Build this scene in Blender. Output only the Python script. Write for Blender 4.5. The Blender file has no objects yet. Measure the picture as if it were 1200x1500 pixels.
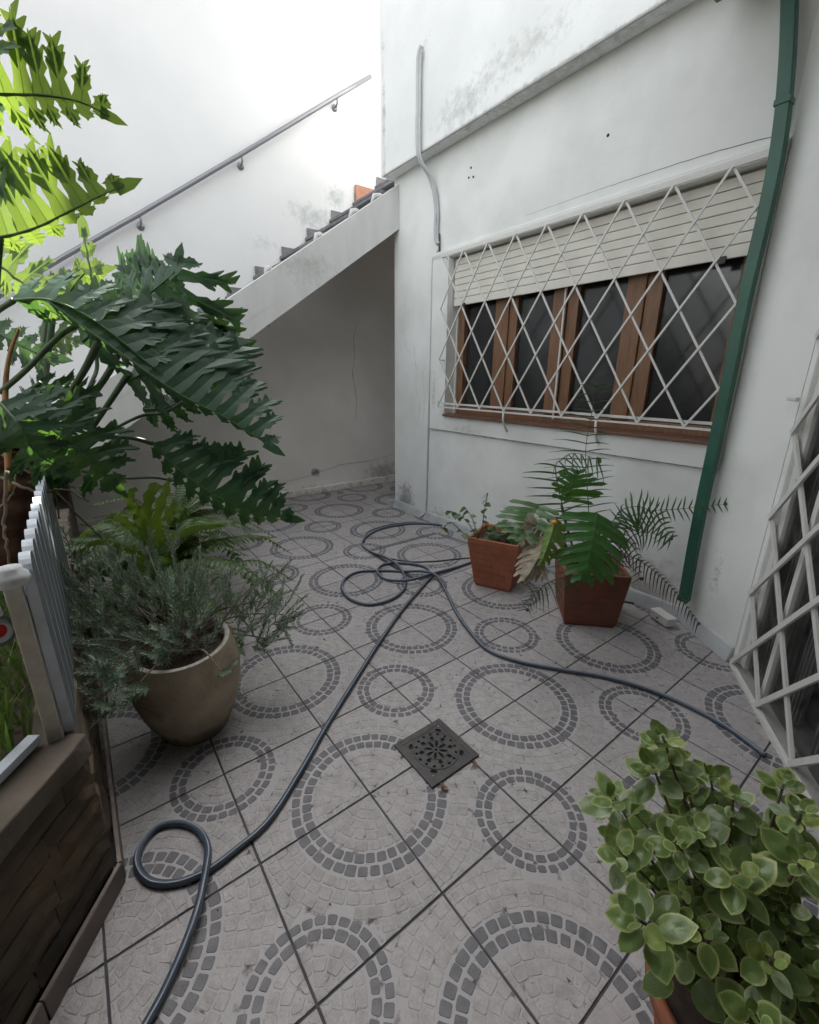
import bpy, math, random
from mathutils import Vector, Matrix, Quaternion
random.seed(11)
S = bpy.context.scene
COL = S.collection
R = math.radians
# ---------------------------------------------------------------- camera
cam = bpy.data.cameras.new('camera'); co = bpy.data.objects.new('camera', cam); COL.objects.link(co)
RIGHT = Vector((0.6029013835716993, 0.7977811990144013, 0.007421602689097029)); UP = Vector((-0.2392771427157298, 0.1719373532163737, 0.95560661129083)); FWD = Vector((-0.7610889374187007, 0.5779123679833229, -0.2945520739543024))
CP = Vector((1.0493359461858665, -0.6260301336477303, 1.4466139397806335))
m = Matrix((RIGHT, UP, -FWD)).transposed().to_4x4(); m.translation = CP
co.matrix_world = m
cam.sensor_fit = 'VERTICAL'; cam.sensor_height = 24.0; cam.sensor_width = 19.2; cam.lens = 24.0 * 639.7 / 1500
cam.clip_start = 0.02; cam.clip_end = 500
S.camera = co
# ---------------------------------------------------------------- world, sun, exposure
SUN_AZ = Vector((-0.80, 0.60, 0)); SUN_EL = 53
sd = SUN_AZ.normalized() * math.cos(R(SUN_EL)) + Vector((0, 0, math.sin(R(SUN_EL))))
w = bpy.data.worlds.new('World'); S.world = w; w.use_nodes = True
nt = w.node_tree; bg = nt.nodes['Background']
sky = nt.nodes.new('ShaderNodeTexSky'); sky.sky_type = 'NISHITA'; sky.sun_disc = False
sky.sun_elevation = R(SUN_EL); sky.sun_rotation = math.atan2(sd.x, sd.y); sky.dust_density = 2.5; sky.air_density = 1.0; sky.ozone_density = 0.6
hs_ = nt.nodes.new('ShaderNodeHueSaturation'); hs_.inputs['Saturation'].default_value = 0.16
nt.links.new(sky.outputs[0], hs_.inputs['Color']); nt.links.new(hs_.outputs[0], bg.inputs[0]); bg.inputs[1].default_value = 0.15
sl = bpy.data.lights.new('sun', 'SUN'); sl.energy = 4.6; sl.angle = R(0.5); sl.color = (1, 0.95, 0.87)
so = bpy.data.objects.new('sun', sl); so.rotation_euler = sd.to_track_quat('Z', 'Y').to_euler(); so.location = (0, 0, 9); COL.objects.link(so)
S.view_settings.view_transform = 'Standard'; S.view_settings.look = 'None'; S.view_settings.exposure = 2.15; S.view_settings.gamma = 1
S.view_settings.use_curve_mapping = False
S.render.engine = 'CYCLES'

# ---------------------------------------------------------------- helpers
class MB:
    def __init__(s): s.v = []; s.f = []; s.m = []; s.sm = []
    def add(s, vs, fs, mi=0, sm=False):
        b = len(s.v); s.v += [tuple(x) for x in vs]
        for f in fs: s.f.append(tuple(i + b for i in f)); s.m.append(mi); s.sm.append(sm)
    def box(s, a, b, mi=0, mat=None, jit=0):
        x0, y0, z0 = a; x1, y1, z1 = b
        vs = [Vector(p) for p in ((x0,y0,z0),(x1,y0,z0),(x1,y1,z0),(x0,y1,z0),(x0,y0,z1),(x1,y0,z1),(x1,y1,z1),(x0,y1,z1))]
        if jit: vs = [p + Vector((random.uniform(-jit,jit), random.uniform(-jit,jit), random.uniform(-jit,jit))) for p in vs]
        if mat is not None: vs = [mat @ p for p in vs]
        s.add(vs, [(0,3,2,1),(4,5,6,7),(0,1,5,4),(1,2,6,5),(2,3,7,6),(3,0,4,7)], mi)
    def prism(s, poly, ext, mi=0):          # poly: list of world points, ext: vector
        n = len(poly); ext = Vector(ext); a = [Vector(p) for p in poly]; b = [p + ext for p in a]
        s.add(a + b, [tuple(range(n))[::-1], tuple(range(n, 2*n))] + [(i, (i+1) % n, n + (i+1) % n, n + i) for i in range(n)], mi)
    def tube(s, pts, r, n=8, mi=0, cap=True, closed=False):
        pts = [Vector(p) for p in pts]; k = len(pts)
        rs = r if isinstance(r, (list, tuple)) else [r] * k
        vs = []; up = None
        for i, p in enumerate(pts):
            t = (pts[min(i+1, k-1)] - pts[max(i-1, 0)])
            if t.length < 1e-9: t = Vector((0,0,1))
            t.normalize()
            if up is None: up = t.orthogonal().normalized()
            up = (up - t * up.dot(t)); up = up.normalized() if up.length > 1e-6 else t.orthogonal().normalized()
            q = t.cross(up)
            for j in range(n):
                a = 2 * math.pi * j / n
                vs.append(p + (up * math.cos(a) + q * math.sin(a)) * rs[i])
        fs = [(i*n + j, i*n + (j+1) % n, (i+1)*n + (j+1) % n, (i+1)*n + j) for i in range(k-1) for j in range(n)]
        if cap: fs += [tuple(range(n))[::-1], tuple((k-1)*n + j for j in range(n))]
        s.add(vs, fs, mi, True)
    def bar(s, a, b, w, h, nrm, mi=0):      # rectangular bar a->b, width w along side, h along nrm
        a = Vector(a); b = Vector(b); t = (b - a).normalized(); nrm = Vector(nrm).normalized(); sd_ = t.cross(nrm).normalized() * (w/2); nn = nrm * (h/2)
        vs = [p + i * sd_ + j * nn for p in (a, b) for i, j in ((-1,-1),(1,-1),(1,1),(-1,1))]
        s.add(vs, [(0,3,2,1),(4,5,6,7),(0,1,5,4),(1,2,6,5),(2,3,7,6),(3,0,4,7)], mi)
    def lathe(s, prof, c=(0,0,0), n=40, mi=0):
        vs = []; c = Vector(c)
        for r, z in prof:
            for j in range(n):
                a = 2*math.pi*j/n; vs.append(c + Vector((r*math.cos(a), r*math.sin(a), z)))
        k = len(prof)
        s.add(vs, [(i*n + j, i*n + (j+1) % n, (i+1)*n + (j+1) % n, (i+1)*n + j) for i in range(k-1) for j in range(n)], mi, True)
    def mesh(s, name, mats):
        me = bpy.data.meshes.new(name); me.from_pydata(s.v, [], s.f)
        for m_ in (mats if isinstance(mats, (list, tuple)) else [mats]): me.materials.append(m_)
        me.polygons.foreach_set('material_index', s.m); me.polygons.foreach_set('use_smooth', s.sm); me.update()
        return me
    def build(s, name, mats, parent=None, bevel=0):
        o = bpy.data.objects.new(name, s.mesh(name, mats)); COL.objects.link(o)
        if parent is not None: put(o, parent)
        if bevel:
            b = o.modifiers.new('bevel', 'BEVEL'); b.width = bevel; b.segments = 2; b.limit_method = 'ANGLE'
        return o
def put(o, parent):
    o.parent = parent
    o.matrix_parent_inverse = Matrix.Translation(-world_loc(parent)) if parent.type == 'EMPTY' else Matrix.Identity(4)
def world_loc(o):
    l = o.location.copy()
    return l
def inst(name, me, parent, mw):
    o = bpy.data.objects.new(name, me); COL.objects.link(o); o.matrix_basis = mw
    if parent is not None: put(o, parent)
    return o
def thing(name, label, cat, loc=(0,0,0), group=None, kind=None):
    o = bpy.data.objects.new(name, None); COL.objects.link(o); o.location = loc; o.empty_display_size = 0.1
    tag(o, label, cat, group, kind); return o
def tag(o, label=None, cat=None, group=None, kind=None):
    if label: o['label'] = label
    if cat: o['category'] = cat
    if group: o['group'] = group
    if kind: o['kind'] = kind
    return o
def smooth_path(pts, n=8, closed=False):
    pts = [Vector(p) for p in pts]; out = []
    for i in range(len(pts) - 1):
        p0 = pts[max(i-1, 0)]; p1 = pts[i]; p2 = pts[i+1]; p3 = pts[min(i+2, len(pts)-1)]
        for k in range(n):
            t = k / n
            out.append(0.5*((2*p1) + (p2-p0)*t + (2*p0-5*p1+4*p2-p3)*t*t + (3*p1-p0-3*p2+p3)*t**3))
    out.append(pts[-1]); return out
def unit(v): v = Vector(v); return v.normalized() if v.length > 1e-8 else Vector((0,0,1))

# ---------------------------------------------------------------- materials
def mat(name, col=(.5,.5,.5), rough=.6, noise=0, scale=8, col2=None, bump=0, bscale=60, metal=0, spec=.5, objvar=0, trans=None, coords='pos', detail=5, ramp=(.35,.65), spots=(), zdirt=None, stretch=None):
    m_ = bpy.data.materials.new(name); m_.use_nodes = True; t = m_.node_tree; N = t.nodes; L = t.links
    b = N['Principled BSDF']; b.inputs['Roughness'].default_value = rough; b.inputs['Metallic'].default_value = metal
    b.inputs['Specular IOR Level'].default_value = spec
    if coords == 'pos': cs = N.new('ShaderNodeNewGeometry').outputs['Position']
    else: cs = N.new('ShaderNodeTexCoord').outputs['Object']
    posn = cs
    if stretch:
        mp = N.new('ShaderNodeMapping'); mp.inputs['Scale'].default_value = stretch; L.new(cs, mp.inputs[0]); cs = mp.outputs[0]
    def noi(sc, det=5, off=0, rough_=.55, src=None):
        n_ = N.new('ShaderNodeTexNoise'); n_.noise_dimensions = '4D'; n_.inputs['Scale'].default_value = sc; n_.inputs['Detail'].default_value = det; n_.inputs['W'].default_value = off; n_.inputs['Roughness'].default_value = rough_
        L.new(src or cs, n_.inputs['Vector']); return n_.outputs[0]
    def mr(src, a, b_, c=0, d=1):
        r_ = N.new('ShaderNodeMapRange'); r_.inputs[1].default_value = a; r_.inputs[2].default_value = b_; r_.inputs[3].default_value = c; r_.inputs[4].default_value = d; L.new(src, r_.inputs[0]); return r_.outputs[0]
    def mix(fac, a, b_):
        x = N.new('ShaderNodeMix'); x.data_type = 'RGBA'
        if isinstance(fac, float): x.inputs[0].default_value = fac
        else: L.new(fac, x.inputs[0])
        for k, q in ((6, a), (7, b_)):
            if isinstance(q, tuple): x.inputs[k].default_value = (*q[:3], 1)
            else: L.new(q, x.inputs[k])
        return x.outputs[2]
    def mul(a, b_):
        x = N.new('ShaderNodeMath'); x.operation = 'MULTIPLY'
        for k, q in ((0, a), (1, b_)):
            if isinstance(q, (int, float)): x.inputs[k].default_value = q
            else: L.new(q, x.inputs[k])
        return x.outputs[0]
    c = tuple(col)
    if col2 is not None: c = mix(mr(noi(scale, detail), ramp[0], ramp[1]), tuple(col), tuple(col2))
    if objvar:
        oi = N.new('ShaderNodeObjectInfo'); hs = N.new('ShaderNodeHueSaturation')
        L.new(mr(oi.outputs['Random'], 0, 1, 1-objvar, 1+objvar), hs.inputs['Value'])
        if isinstance(c, tuple): hs.inputs['Color'].default_value = (*c, 1)
        else: L.new(c, hs.inputs['Color'])
        c = hs.outputs[0]
    for (ctr, rad, thr, scl, dark) in spots:      # stains with a shape of their own
        vm = N.new('ShaderNodeVectorMath'); vm.operation = 'SUBTRACT'; vm.inputs[1].default_value = ctr; L.new(posn, vm.inputs[0])
        vd = N.new('ShaderNodeVectorMath'); vd.operation = 'DIVIDE'; vd.inputs[1].default_value = rad; L.new(vm.outputs[0], vd.inputs[0])
        vl = N.new('ShaderNodeVectorMath'); vl.operation = 'LENGTH'; L.new(vd.outputs[0], vl.inputs[0])
        fall = mr(vl.outputs['Value'], 0.1, 1.0, 1, 0)
        ad = N.new('ShaderNodeMath'); ad.operation = 'ADD'; L.new(mul(fall, .42), ad.inputs[0]); L.new(noi(scl*2.2, 8, ctr[0], .74, posn), ad.inputs[1])
        c = mix(mul(mr(ad.outputs[0], thr, thr + .22, 0, .8), mr(fall, 0, .25)), c, dark)
    if isinstance(c, tuple): b.inputs['Base Color'].default_value = (*c, 1)
    else: L.new(c, b.inputs['Base Color'])
    if bump:
        bp = N.new('ShaderNodeBump'); bp.inputs['Strength'].default_value = bump; bp.inputs['Distance'].default_value = .004
        L.new(noi(bscale, 6, 3.), bp.inputs['Height']); L.new(bp.outputs[0], b.inputs['Normal'])
    if trans:
        tr = N.new('ShaderNodeBsdfTranslucent'); tr.inputs[0].default_value = (*trans[1], 1)
        ms = N.new('ShaderNodeMixShader'); ms.inputs[0].default_value = trans[0]
        L.new(b.outputs[0], ms.inputs[1]); L.new(tr.outputs[0], ms.inputs[2]); L.new(ms.outputs[0], N['Material Output'].inputs[0])
    return m_
MOLD = (.10,.11,.11)
M = {}
M['plaster'] = mat('plaster_white', (.80,.82,.80), .85, col2=(.66,.68,.65), scale=2.2, bump=.6, bscale=14, ramp=(.42,.72), detail=8, spots=[
    ((-2.75,2.2,.10), (.26,.3,.34), .64, 9, (.20,.21,.22)), ((-1.9,2.2,1.0), (.6,.3,.12), .80, 12, (.45,.45,.42)), ((-.9,2.2,.3), (1.6,.3,.5), .84, 4, (.5,.5,.46)), ((-2.1,2.2,.1), (.5,.3,.22), .78, 9, (.38,.40,.38)), ((-1.3,2.2,.12), (1.0,.3,.3), .80, 7, (.42,.44,.40)),
    ((-.1,2.2,.1), (.45,.3,.7), .76, 5, (.42,.41,.37)), ((.3,2.05,.4), (.12,.3,.5), .84, 16, (.3,.3,.28)), ((-2.28,2.2,1.3), (.08,.3,.5), .80, 18, (.4,.42,.4))])
M['parapet'] = mat('plaster_parapet', (.80,.82,.81), .85, col2=(.71,.73,.72), scale=2, bump=.35, bscale=30, spots=[
    ((-1.9,2.06,3.36), (.7,.3,.32), .76, 7, (.46,.48,.47)), ((-2.93,2.06,3.6), (.07,.4,1.4), .77, 5, (.38,.40,.39)), ((-1.4,2.06,3.45), (1.2,.3,.3), .80, 9, (.5,.52,.5)), ((-2.35,2.06,3.9), (.2,.3,.4), .84, 9, (.5,.52,.5)), ((-1.2,2.06,3.24),(2.2,.3,.06),.74,8,(.45,.46,.43))])
M['wallback'] = mat('plaster_boundary', (.70,.705,.71), .88, col2=(.63,.635,.64), scale=.9, bump=.2, bscale=25, spots=[
    ((-4.1,1.9,3.15), (.3,.6,.28), .74, 6, (.40,.42,.43)), ((-4.1,2.2,3.4), (.3,.25,.2), .70, 9, (.38,.40,.40)), ((-4.1,1.3,2.8), (.3,.5,.2), .80, 8, (.5,.52,.53)), ((-4.1,-.2,2.0), (.3,.9,.25), .8, 6, (.42,.43,.42))])
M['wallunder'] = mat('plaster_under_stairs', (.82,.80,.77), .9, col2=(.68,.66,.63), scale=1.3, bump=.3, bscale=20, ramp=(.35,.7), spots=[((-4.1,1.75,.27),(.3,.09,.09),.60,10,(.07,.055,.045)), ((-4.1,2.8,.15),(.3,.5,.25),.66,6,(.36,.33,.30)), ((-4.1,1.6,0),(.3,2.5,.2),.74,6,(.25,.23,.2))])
M['stringer'] = mat('plaster_stringer', (.66,.66,.65), .85, col2=(.54,.54,.53), scale=3, bump=.35, bscale=25, stretch=(1,2.2,.5), ramp=(.35,.8), spots=[((-2.87,1.2,2.35),(.3,.7,.35),.78,8,(.40,.41,.39))])
M['skirt'] = mat('painted_skirting', (.52,.54,.55), .7, col2=(.38,.40,.41), scale=7, bump=.4)
M['slate'] = mat('slate_tread', (.12,.12,.13), .6, col2=(.20,.20,.21), scale=12, bump=.3)
M['terracotta_tile'] = mat('terracotta_tile', (.48,.23,.155), .7, col2=(.40,.19,.13), scale=20)
M['concrete'] = mat('concrete', (.35,.34,.32), .9, col2=(.25,.24,.23), scale=6, bump=.5)
M['light_stone'] = mat('tile_stone_light', (.405,.382,.374), .5, col2=(.265,.248,.243), scale=24, bump=.9, bscale=110, objvar=.08, ramp=(.42,.78), detail=9, spec=.35)
M['dark_stone'] = mat('tile_stone_dark', (.115,.114,.122), .5, col2=(.165,.163,.172), scale=26, bump=.4, bscale=160, objvar=.07, spec=.35)
M['joint_light'] = mat('tile_joint', (.40,.38,.382), .6, col2=(.075,.062,.06), scale=23, bump=.3, bscale=160, ramp=(.57,.66), detail=8, spec=.3)
M['grout'] = mat('grout', (.085,.078,.085), .85, col2=(.05,.045,.05), scale=20, bump=.4)
M['tile_edge'] = M['joint_light']
M['metalwhite'] = mat('white_painted_steel', (.66,.66,.63), .45, col2=(.60,.59,.56), scale=25, ramp=(.5,.8), bump=.15)
M['shutter'] = mat('shutter_cream', (.78,.765,.69), .5, col2=(.70,.685,.61), scale=6)
M['shutter_gap'] = mat('shutter_gap', (.30,.28,.23), .8)
M['wood'] = mat('varnished_wood', (.26,.135,.068), .45, col2=(.15,.078,.042), scale=9, stretch=(7,7,.7), bump=.2, ramp=(.3,.7))
M['sill'] = mat('wooden_sill', (.21,.10,.06), .6, col2=(.12,.065,.045), scale=9, stretch=(.8,7,7), bump=.3)
M['glass'] = mat('dark_window_glass', (.020,.022,.024), .07, spec=.7)
_n = M['glass'].node_tree; _t = _n.nodes.new('ShaderNodeBsdfTransparent'); _x = _n.nodes.new('ShaderNodeMixShader'); _x.inputs[0].default_value = .72
_n.links.new(_n.nodes['Principled BSDF'].outputs[0], _x.inputs[1]); _n.links.new(_t.outputs[0], _x.inputs[2]); _n.links.new(_x.outputs[0], _n.nodes['Material Output'].inputs[0])
M['fenceshade'] = mat('fence_face_shade', (.065,.075,.082), .6, col2=(.10,.112,.12), scale=16, bump=.2)  # shade on picket faces and rails put into a darker fence colour
M['screen'] = mat('insect_screen', (.022,.023,.025), .16, spec=.6, col2=(.035,.036,.038), scale=3)
M['room'] = mat('dark_interior', (.03,.028,.026), .9)
M['curtain'] = mat('grey_curtain', (.32,.31,.29), .9, col2=(.24,.23,.22), scale=6)
M['green'] = mat('green_painted_pipe', (.028,.125,.085), .4, col2=(.018,.09,.06), scale=5, bump=.1)
M['greendark'] = mat('green_gutter', (.20,.27,.20), .6, col2=(.10,.12,.09), scale=10)
M['conduit'] = mat('grey_pvc', (.52,.54,.55), .5, col2=(.42,.44,.45), scale=9)
M['steel'] = mat('galvanised_rail', (.24,.24,.26), .35, metal=.6)
M['hose'] = mat('dark_blue_hose', (.045,.065,.095), .42, col2=(.07,.09,.12), scale=9, spec=.5)
M['hosestripe'] = mat('hose_stripe', (.36,.39,.44), .4)
M['hoseblue'] = mat('blue_hose', (.035,.10,.22), .4, spec=.5)
M['cable'] = mat('black_cable', (.03,.03,.032), .5)
M['iron'] = mat('cast_iron', (.040,.038,.038), .5, col2=(.065,.06,.056), scale=40, bump=.4, bscale=90)
M['black'] = mat('drain_depth', (.008,.008,.008), .9)
M['aluminium'] = mat('aluminium_trim', (.30,.30,.32), .45, metal=.4)
M['clay'] = mat('terracotta', (.40,.135,.07), .8, col2=(.26,.09,.05), scale=11, bump=.5, bscale=50, ramp=(.3,.75))
M['clay2'] = mat('terracotta_dark', (.24,.075,.048), .8, col2=(.12,.06,.04), scale=7, bump=.5, bscale=50, ramp=(.3,.75))
M['stoneware'] = mat('stoneware', (.46,.39,.28), .7, col2=(.22,.17,.115), scale=6, detail=8, bump=.9, bscale=45, ramp=(.3,.75), spots=[((-.7,-.42,.02),(.35,.35,.14),.66,6,(.10,.075,.06)), ((-.6,-.55,.25),(.1,.12,.12),.72,9,(.12,.09,.06)), ((-.58,-.35,.36),(.1,.12,.08),.70,9,(.42,.38,.30))])
M['stonerim'] = mat('stoneware_rim', (.46,.43,.38), .7, col2=(.30,.28,.25), scale=30, bump=.4)
M['soil'] = mat('soil', (.045,.032,.024), .95, col2=(.085,.06,.045), scale=30, bump=1, bscale=60)
M['ground'] = mat('earth', (.07,.055,.04), .95, col2=(.11,.09,.06), scale=3, bump=1, bscale=30)
M['brick'] = mat('mossy_stone', (.10,.068,.040), .95, col2=(.028,.023,.018), scale=4.5, bump=1, bscale=22, objvar=.10, detail=9, ramp=(.35,.65))
M['mortar'] = mat('dark_mortar', (.05,.04,.03), .95, bump=.8, col2=(.06,.05,.035), scale=14)
M['coping'] = mat('coping_stone', (.12,.095,.075), .85, col2=(.065,.05,.035), scale=8, bump=.8, bscale=40)
M['kerbtile'] = mat('brown_skirting_tile', (.16,.125,.11), .6, col2=(.11,.09,.08), scale=14, objvar=.15)
M['kerbedge'] = mat('skirting_edge', (.32,.27,.24), .7, col2=(.2,.16,.14), scale=20)
M['fence'] = mat('fence_paint', (.55,.60,.66), .55, col2=(.42,.46,.50), scale=12, bump=.2)
M['fencecream'] = mat('post_cream', (.50,.48,.42), .6, col2=(.38,.36,.31), scale=30, bump=.4)
M['red'] = mat('red_enamel', (.5,.02,.02), .4)
M['greyrim'] = mat('grey_rim', (.13,.13,.14), .5)
M['bark'] = mat('bark', (.10,.075,.055), .9, col2=(.17,.14,.11), scale=22, bump=1, bscale=40)
M['root'] = mat('aerial_root', (.20,.16,.12), .85, col2=(.12,.09,.065), scale=18)
M['redbark'] = mat('fibrous_trunk', (.11,.045,.025), .95, col2=(.05,.024,.016), scale=16, bump=1, bscale=40)
def leafmat(n, c, c2, tr, f=.3, rough=.38, sc=14, ov=.15, ramp=(.35,.65), spec=.5): return mat(n, c, rough, col2=c2, scale=sc, objvar=ov, trans=(f, tr), bump=.25, bscale=40, ramp=ramp, spec=spec)
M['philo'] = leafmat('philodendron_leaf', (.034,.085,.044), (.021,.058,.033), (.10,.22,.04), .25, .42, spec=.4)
M['philosun'] = leafmat('philodendron_sunlit_leaf', (.045,.12,.03), (.03,.085,.025), (.26,.38,.05), .38)  # sunlit copy of the leaf: sunlight put into colour and translucency
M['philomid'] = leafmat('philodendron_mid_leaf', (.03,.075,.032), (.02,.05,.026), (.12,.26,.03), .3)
M['philorib'] = leafmat('leaf_rib', (.07,.13,.05), (.05,.10,.04), (.2,.4,.05), .2)
M['petiole'] = mat('petiole', (.055,.095,.04), .5, col2=(.035,.06,.03), scale=14)
M['philobrown'] = mat('withered_stalk', (.33,.17,.06), .7, col2=(.22,.11,.05), scale=20)
M['fern'] = leafmat('fern_leaf', (.075,.13,.03), (.045,.085,.022), (.16,.30,.03), .3)
M['strap'] = leafmat('strap_leaf', (.10,.17,.035), (.07,.12,.03), (.3,.45,.05), .3)
M['lav'] = leafmat('lavender_leaf', (.30,.37,.29), (.19,.255,.185), (.22,.32,.18), .2, .7, spec=.25)
M['lavdry'] = leafmat('lavender_dry', (.24,.23,.15), (.18,.17,.11), (.3,.3,.15), .15, .8)
M['woody'] = mat('woody_stem', (.13,.10,.075), .9, col2=(.2,.16,.12), scale=20)
M['palm'] = leafmat('palm_leaf', (.06,.12,.055), (.04,.085,.04), (.12,.26,.05), .25)
M['palmdry'] = leafmat('palm_dry', (.13,.085,.055), (.08,.055,.04), (.2,.12,.06), .15, .8)
M['monst'] = leafmat('monstera_leaf', (.05,.15,.04), (.032,.10,.03), (.15,.40,.03), .3)
M['monsty'] = leafmat('monstera_yellowing', (.16,.26,.05), (.08,.17,.035), (.4,.5,.08), .3, sc=22)
M['monstdry'] = leafmat('monstera_dry', (.50,.45,.36), (.26,.20,.14), (.5,.42,.28), .25, .8, sc=14)
M['monstpale'] = leafmat('monstera_pale_edge', (.06,.16,.045), (.42,.44,.36), (.3,.45,.15), .3, sc=10, ramp=(.52,.62))
M['ivy'] = leafmat('ivy_leaf', (.055,.12,.04), (.035,.085,.03), (.2,.4,.06), .3)
M['orange'] = mat('orange_petal', (.75,.22,.04), .6)
M['grassm'] = leafmat('grass', (.10,.16,.04), (.06,.10,.03), (.2,.35,.05), .3)
M['dryleaf'] = mat('dry_leaf', (.16,.085,.06), .8, col2=(.25,.15,.10), scale=60)
M['boxwhite'] = mat('white_junction_box', (.62,.62,.60), .5)
# peperomia: green centre, pale yellow margin (own colour of the leaf), driven by its UV
def pep(name, edge, g1, g2):
    m_ = mat(name, g1, .3, col2=g2, scale=30, coords='obj', objvar=.28, trans=(.2, (.25,.40,.06)), bump=.15, bscale=30)
    t = m_.node_tree; N = t.nodes; L = t.links; b = N['Principled BSDF']
    uv = N.new('ShaderNodeUVMap'); sp = N.new('ShaderNodeSeparateXYZ'); L.new(uv.outputs[0], sp.inputs[0])
    no = N.new('ShaderNodeTexNoise'); no.inputs['Scale'].default_value = 7; L.new(uv.outputs[0], no.inputs['Vector'])
    oi = N.new('ShaderNodeObjectInfo')
    a = N.new('ShaderNodeMath'); a.operation = 'MULTIPLY_ADD'; L.new(no.outputs[0], a.inputs[0]); a.inputs[1].default_value = .5; L.new(sp.outputs[0], a.inputs[2])
    a2 = N.new('ShaderNodeMath'); a2.operation = 'MULTIPLY_ADD'; L.new(oi.outputs['Random'], a2.inputs[0]); a2.inputs[1].default_value = .22; L.new(a.outputs[0], a2.inputs[2])
    r_ = N.new('ShaderNodeMapRange'); r_.inputs[1].default_value = 1.18; r_.inputs[2].default_value = 1.36; L.new(a2.outputs[0], r_.inputs[0])
    x = N.new('ShaderNodeMix'); x.data_type = 'RGBA'; L.new(r_.outputs[0], x.inputs[0])
    src = b.inputs['Base Color'].links[0].from_socket; L.new(src, x.inputs[6]); x.inputs[7].default_value = (*edge, 1); L.new(x.outputs[2], b.inputs['Base Color'])
    return m_
M['pepstem'] = mat('peperomia_stem', (.07,.06,.035), .6, col2=(.10,.06,.045), scale=20)
M['pep'] = pep('peperomia_leaf', (.40,.44,.17), (.17,.24,.075), (.085,.14,.05))
M['pepy'] = pep('peperomia_young_leaf', (.50,.52,.18), (.27,.34,.09), (.17,.24,.07))

# ================================================================ SETTING
# ground sheet
g = MB(); g.box((-60,-60,-.30), (60,60,-.05)); go = g.build('ground', M['ground']); tag(go, kind='structure')
# patio floor: grout bed with square mosaic-relief tiles as parts
floor = MB(); floor.box((-4.3,-1.9,-.05), (3.2,4.6,-.0035)); floor = floor.build('floor', M['grout']); tag(floor, kind='structure')
T = .4
def clip(poly, lo, hi):
    for ax, val, sg in ((0,lo,1),(0,hi,-1),(1,lo,1),(1,hi,-1)):
        out = []
        for i in range(len(poly)):
            a, b = poly[i-1], poly[i]; da = (a[ax]-val)*sg; db = (b[ax]-val)*sg
            if (da >= 0) != (db >= 0):
                k = da/(da-db); out.append((a[0]+(b[0]-a[0])*k, a[1]+(b[1]-a[1])*k))
            if db >= 0: out.append(b)
        poly = out
        if not poly: return []
    return poly
def area(p): return abs(sum(p[i-1][0]*p[i][1]-p[i][0]*p[i-1][1] for i in range(len(p))))/2
def tile_mesh(seed):
    rnd = random.Random(seed); mb = MB(); e = .0088
    a, b = e*T, (1-e)*T; h = .0
    mb.box((a,a,-.008), (b,b,0), 2)
    def row(cx, cy, ang0, r0, r1, dark, fam):
        rm = (r0+r1)/2; n = max(1, round(rm*math.pi/2/(.090 if dark else .098))); ph = 0 if dark else rnd.random()
        gp = .0080 if dark else .0042
        for k in range(-1, n+1):
            t0 = (k+ph)/n*math.pi/2; t1 = (k+1+ph)/n*math.pi/2; tm = (t0+t1)/2
            if rm > .75 and fam == 'L':
                x = cx+rm*math.cos(ang0+tm); y = cy+rm*math.sin(ang0+tm)
                if math.hypot(1-x, 1-y) < .515: continue
            j = lambda: rnd.uniform(-.0045,.0045)
            da = gp/rm; poly = []
            ra, rb = r0+gp+j(), r1-gp+j(); ta, tb = t0+da+j()/rm, t1-da+j()/rm
            c = .0085   # cut the corners so that the stones look rounded
            for (rr, tt) in ((ra,ta+c/rm),(ra,tb-c/rm),(ra+c,tb),(rb-c,tb+j()/rm),(rb,tb-c/rm),(rb+.001,(ta+tb)/2),(rb,ta+c/rm),(rb-c,ta+j()/rm),(ra+c,ta)):
                poly.append((cx+rr*math.cos(ang0+tt), cy+rr*math.sin(ang0+tt)))
            poly = clip(poly, e*1.1, 1-e*1.1)
            if len(poly) < 3 or area(poly) < .0006: continue
            hz = .0011 + rnd.uniform(-.0003,.0004)
            n_ = len(poly); cxx = sum(p[0] for p in poly)/n_; cyy = sum(p[1] for p in poly)/n_
            lo = [(p[0]*T,p[1]*T,.0001) for p in poly]; hi_ = [((p[0]+(cxx-p[0])*.06)*T,(p[1]+(cyy-p[1])*.06)*T,hz+rnd.uniform(-.0002,.0002)) for p in poly]
            mb.add(lo+hi_, [tuple(range(n_,2*n_))] + [(q,(q+1)%n_,n_+(q+1)%n_,n_+q) for q in range(n_)], 1 if dark else 0)
    for r0, r1, dk in [(.0,.08,0),(.08,.165,0),(.165,.25,0),(.25,.335,0),(.335,.42,0),(.42,.505,0),(.515,.605,1),(.61,.70,1)] + [(.71+.087*k,.71+.087*(k+1),0) for k in range(8)]:
        row(0,0,0,r0,r1,dk,'L')
    for r0, r1, dk in [(0,.08,0),(.08,.155,0),(.155,.235,0),(.235,.31,0),(.318,.393,1),(.398,.472,1)]:
        row(1,1,math.pi,r0,r1,dk,'S')
    return mb.mesh('tile', [M['light_stone'], M['dark_stone'], M['joint_light']])
tms = [tile_mesh(s_) for s_ in (1,2,3)]
for i in range(-11, 6):
    for j in range(-4 if i > -2 else -3, 6 if i > -8 else 11):
        rot = {(0,0):0,(1,0):1,(1,1):2,(0,1):3}[(i % 2, j % 2)]
        c = Matrix.Translation(((i+.5)*T, (j+.5)*T, random.uniform(-.0006,.0006))) @ Matrix.Rotation(rot*math.pi/2, 4, 'Z') @ Matrix.Rotation(random.uniform(-.0018,.0018), 4, 'Z') @ Matrix.Translation((-T/2,-T/2,0))
        inst('tile', random.choice(tms), floor, c)

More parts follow.
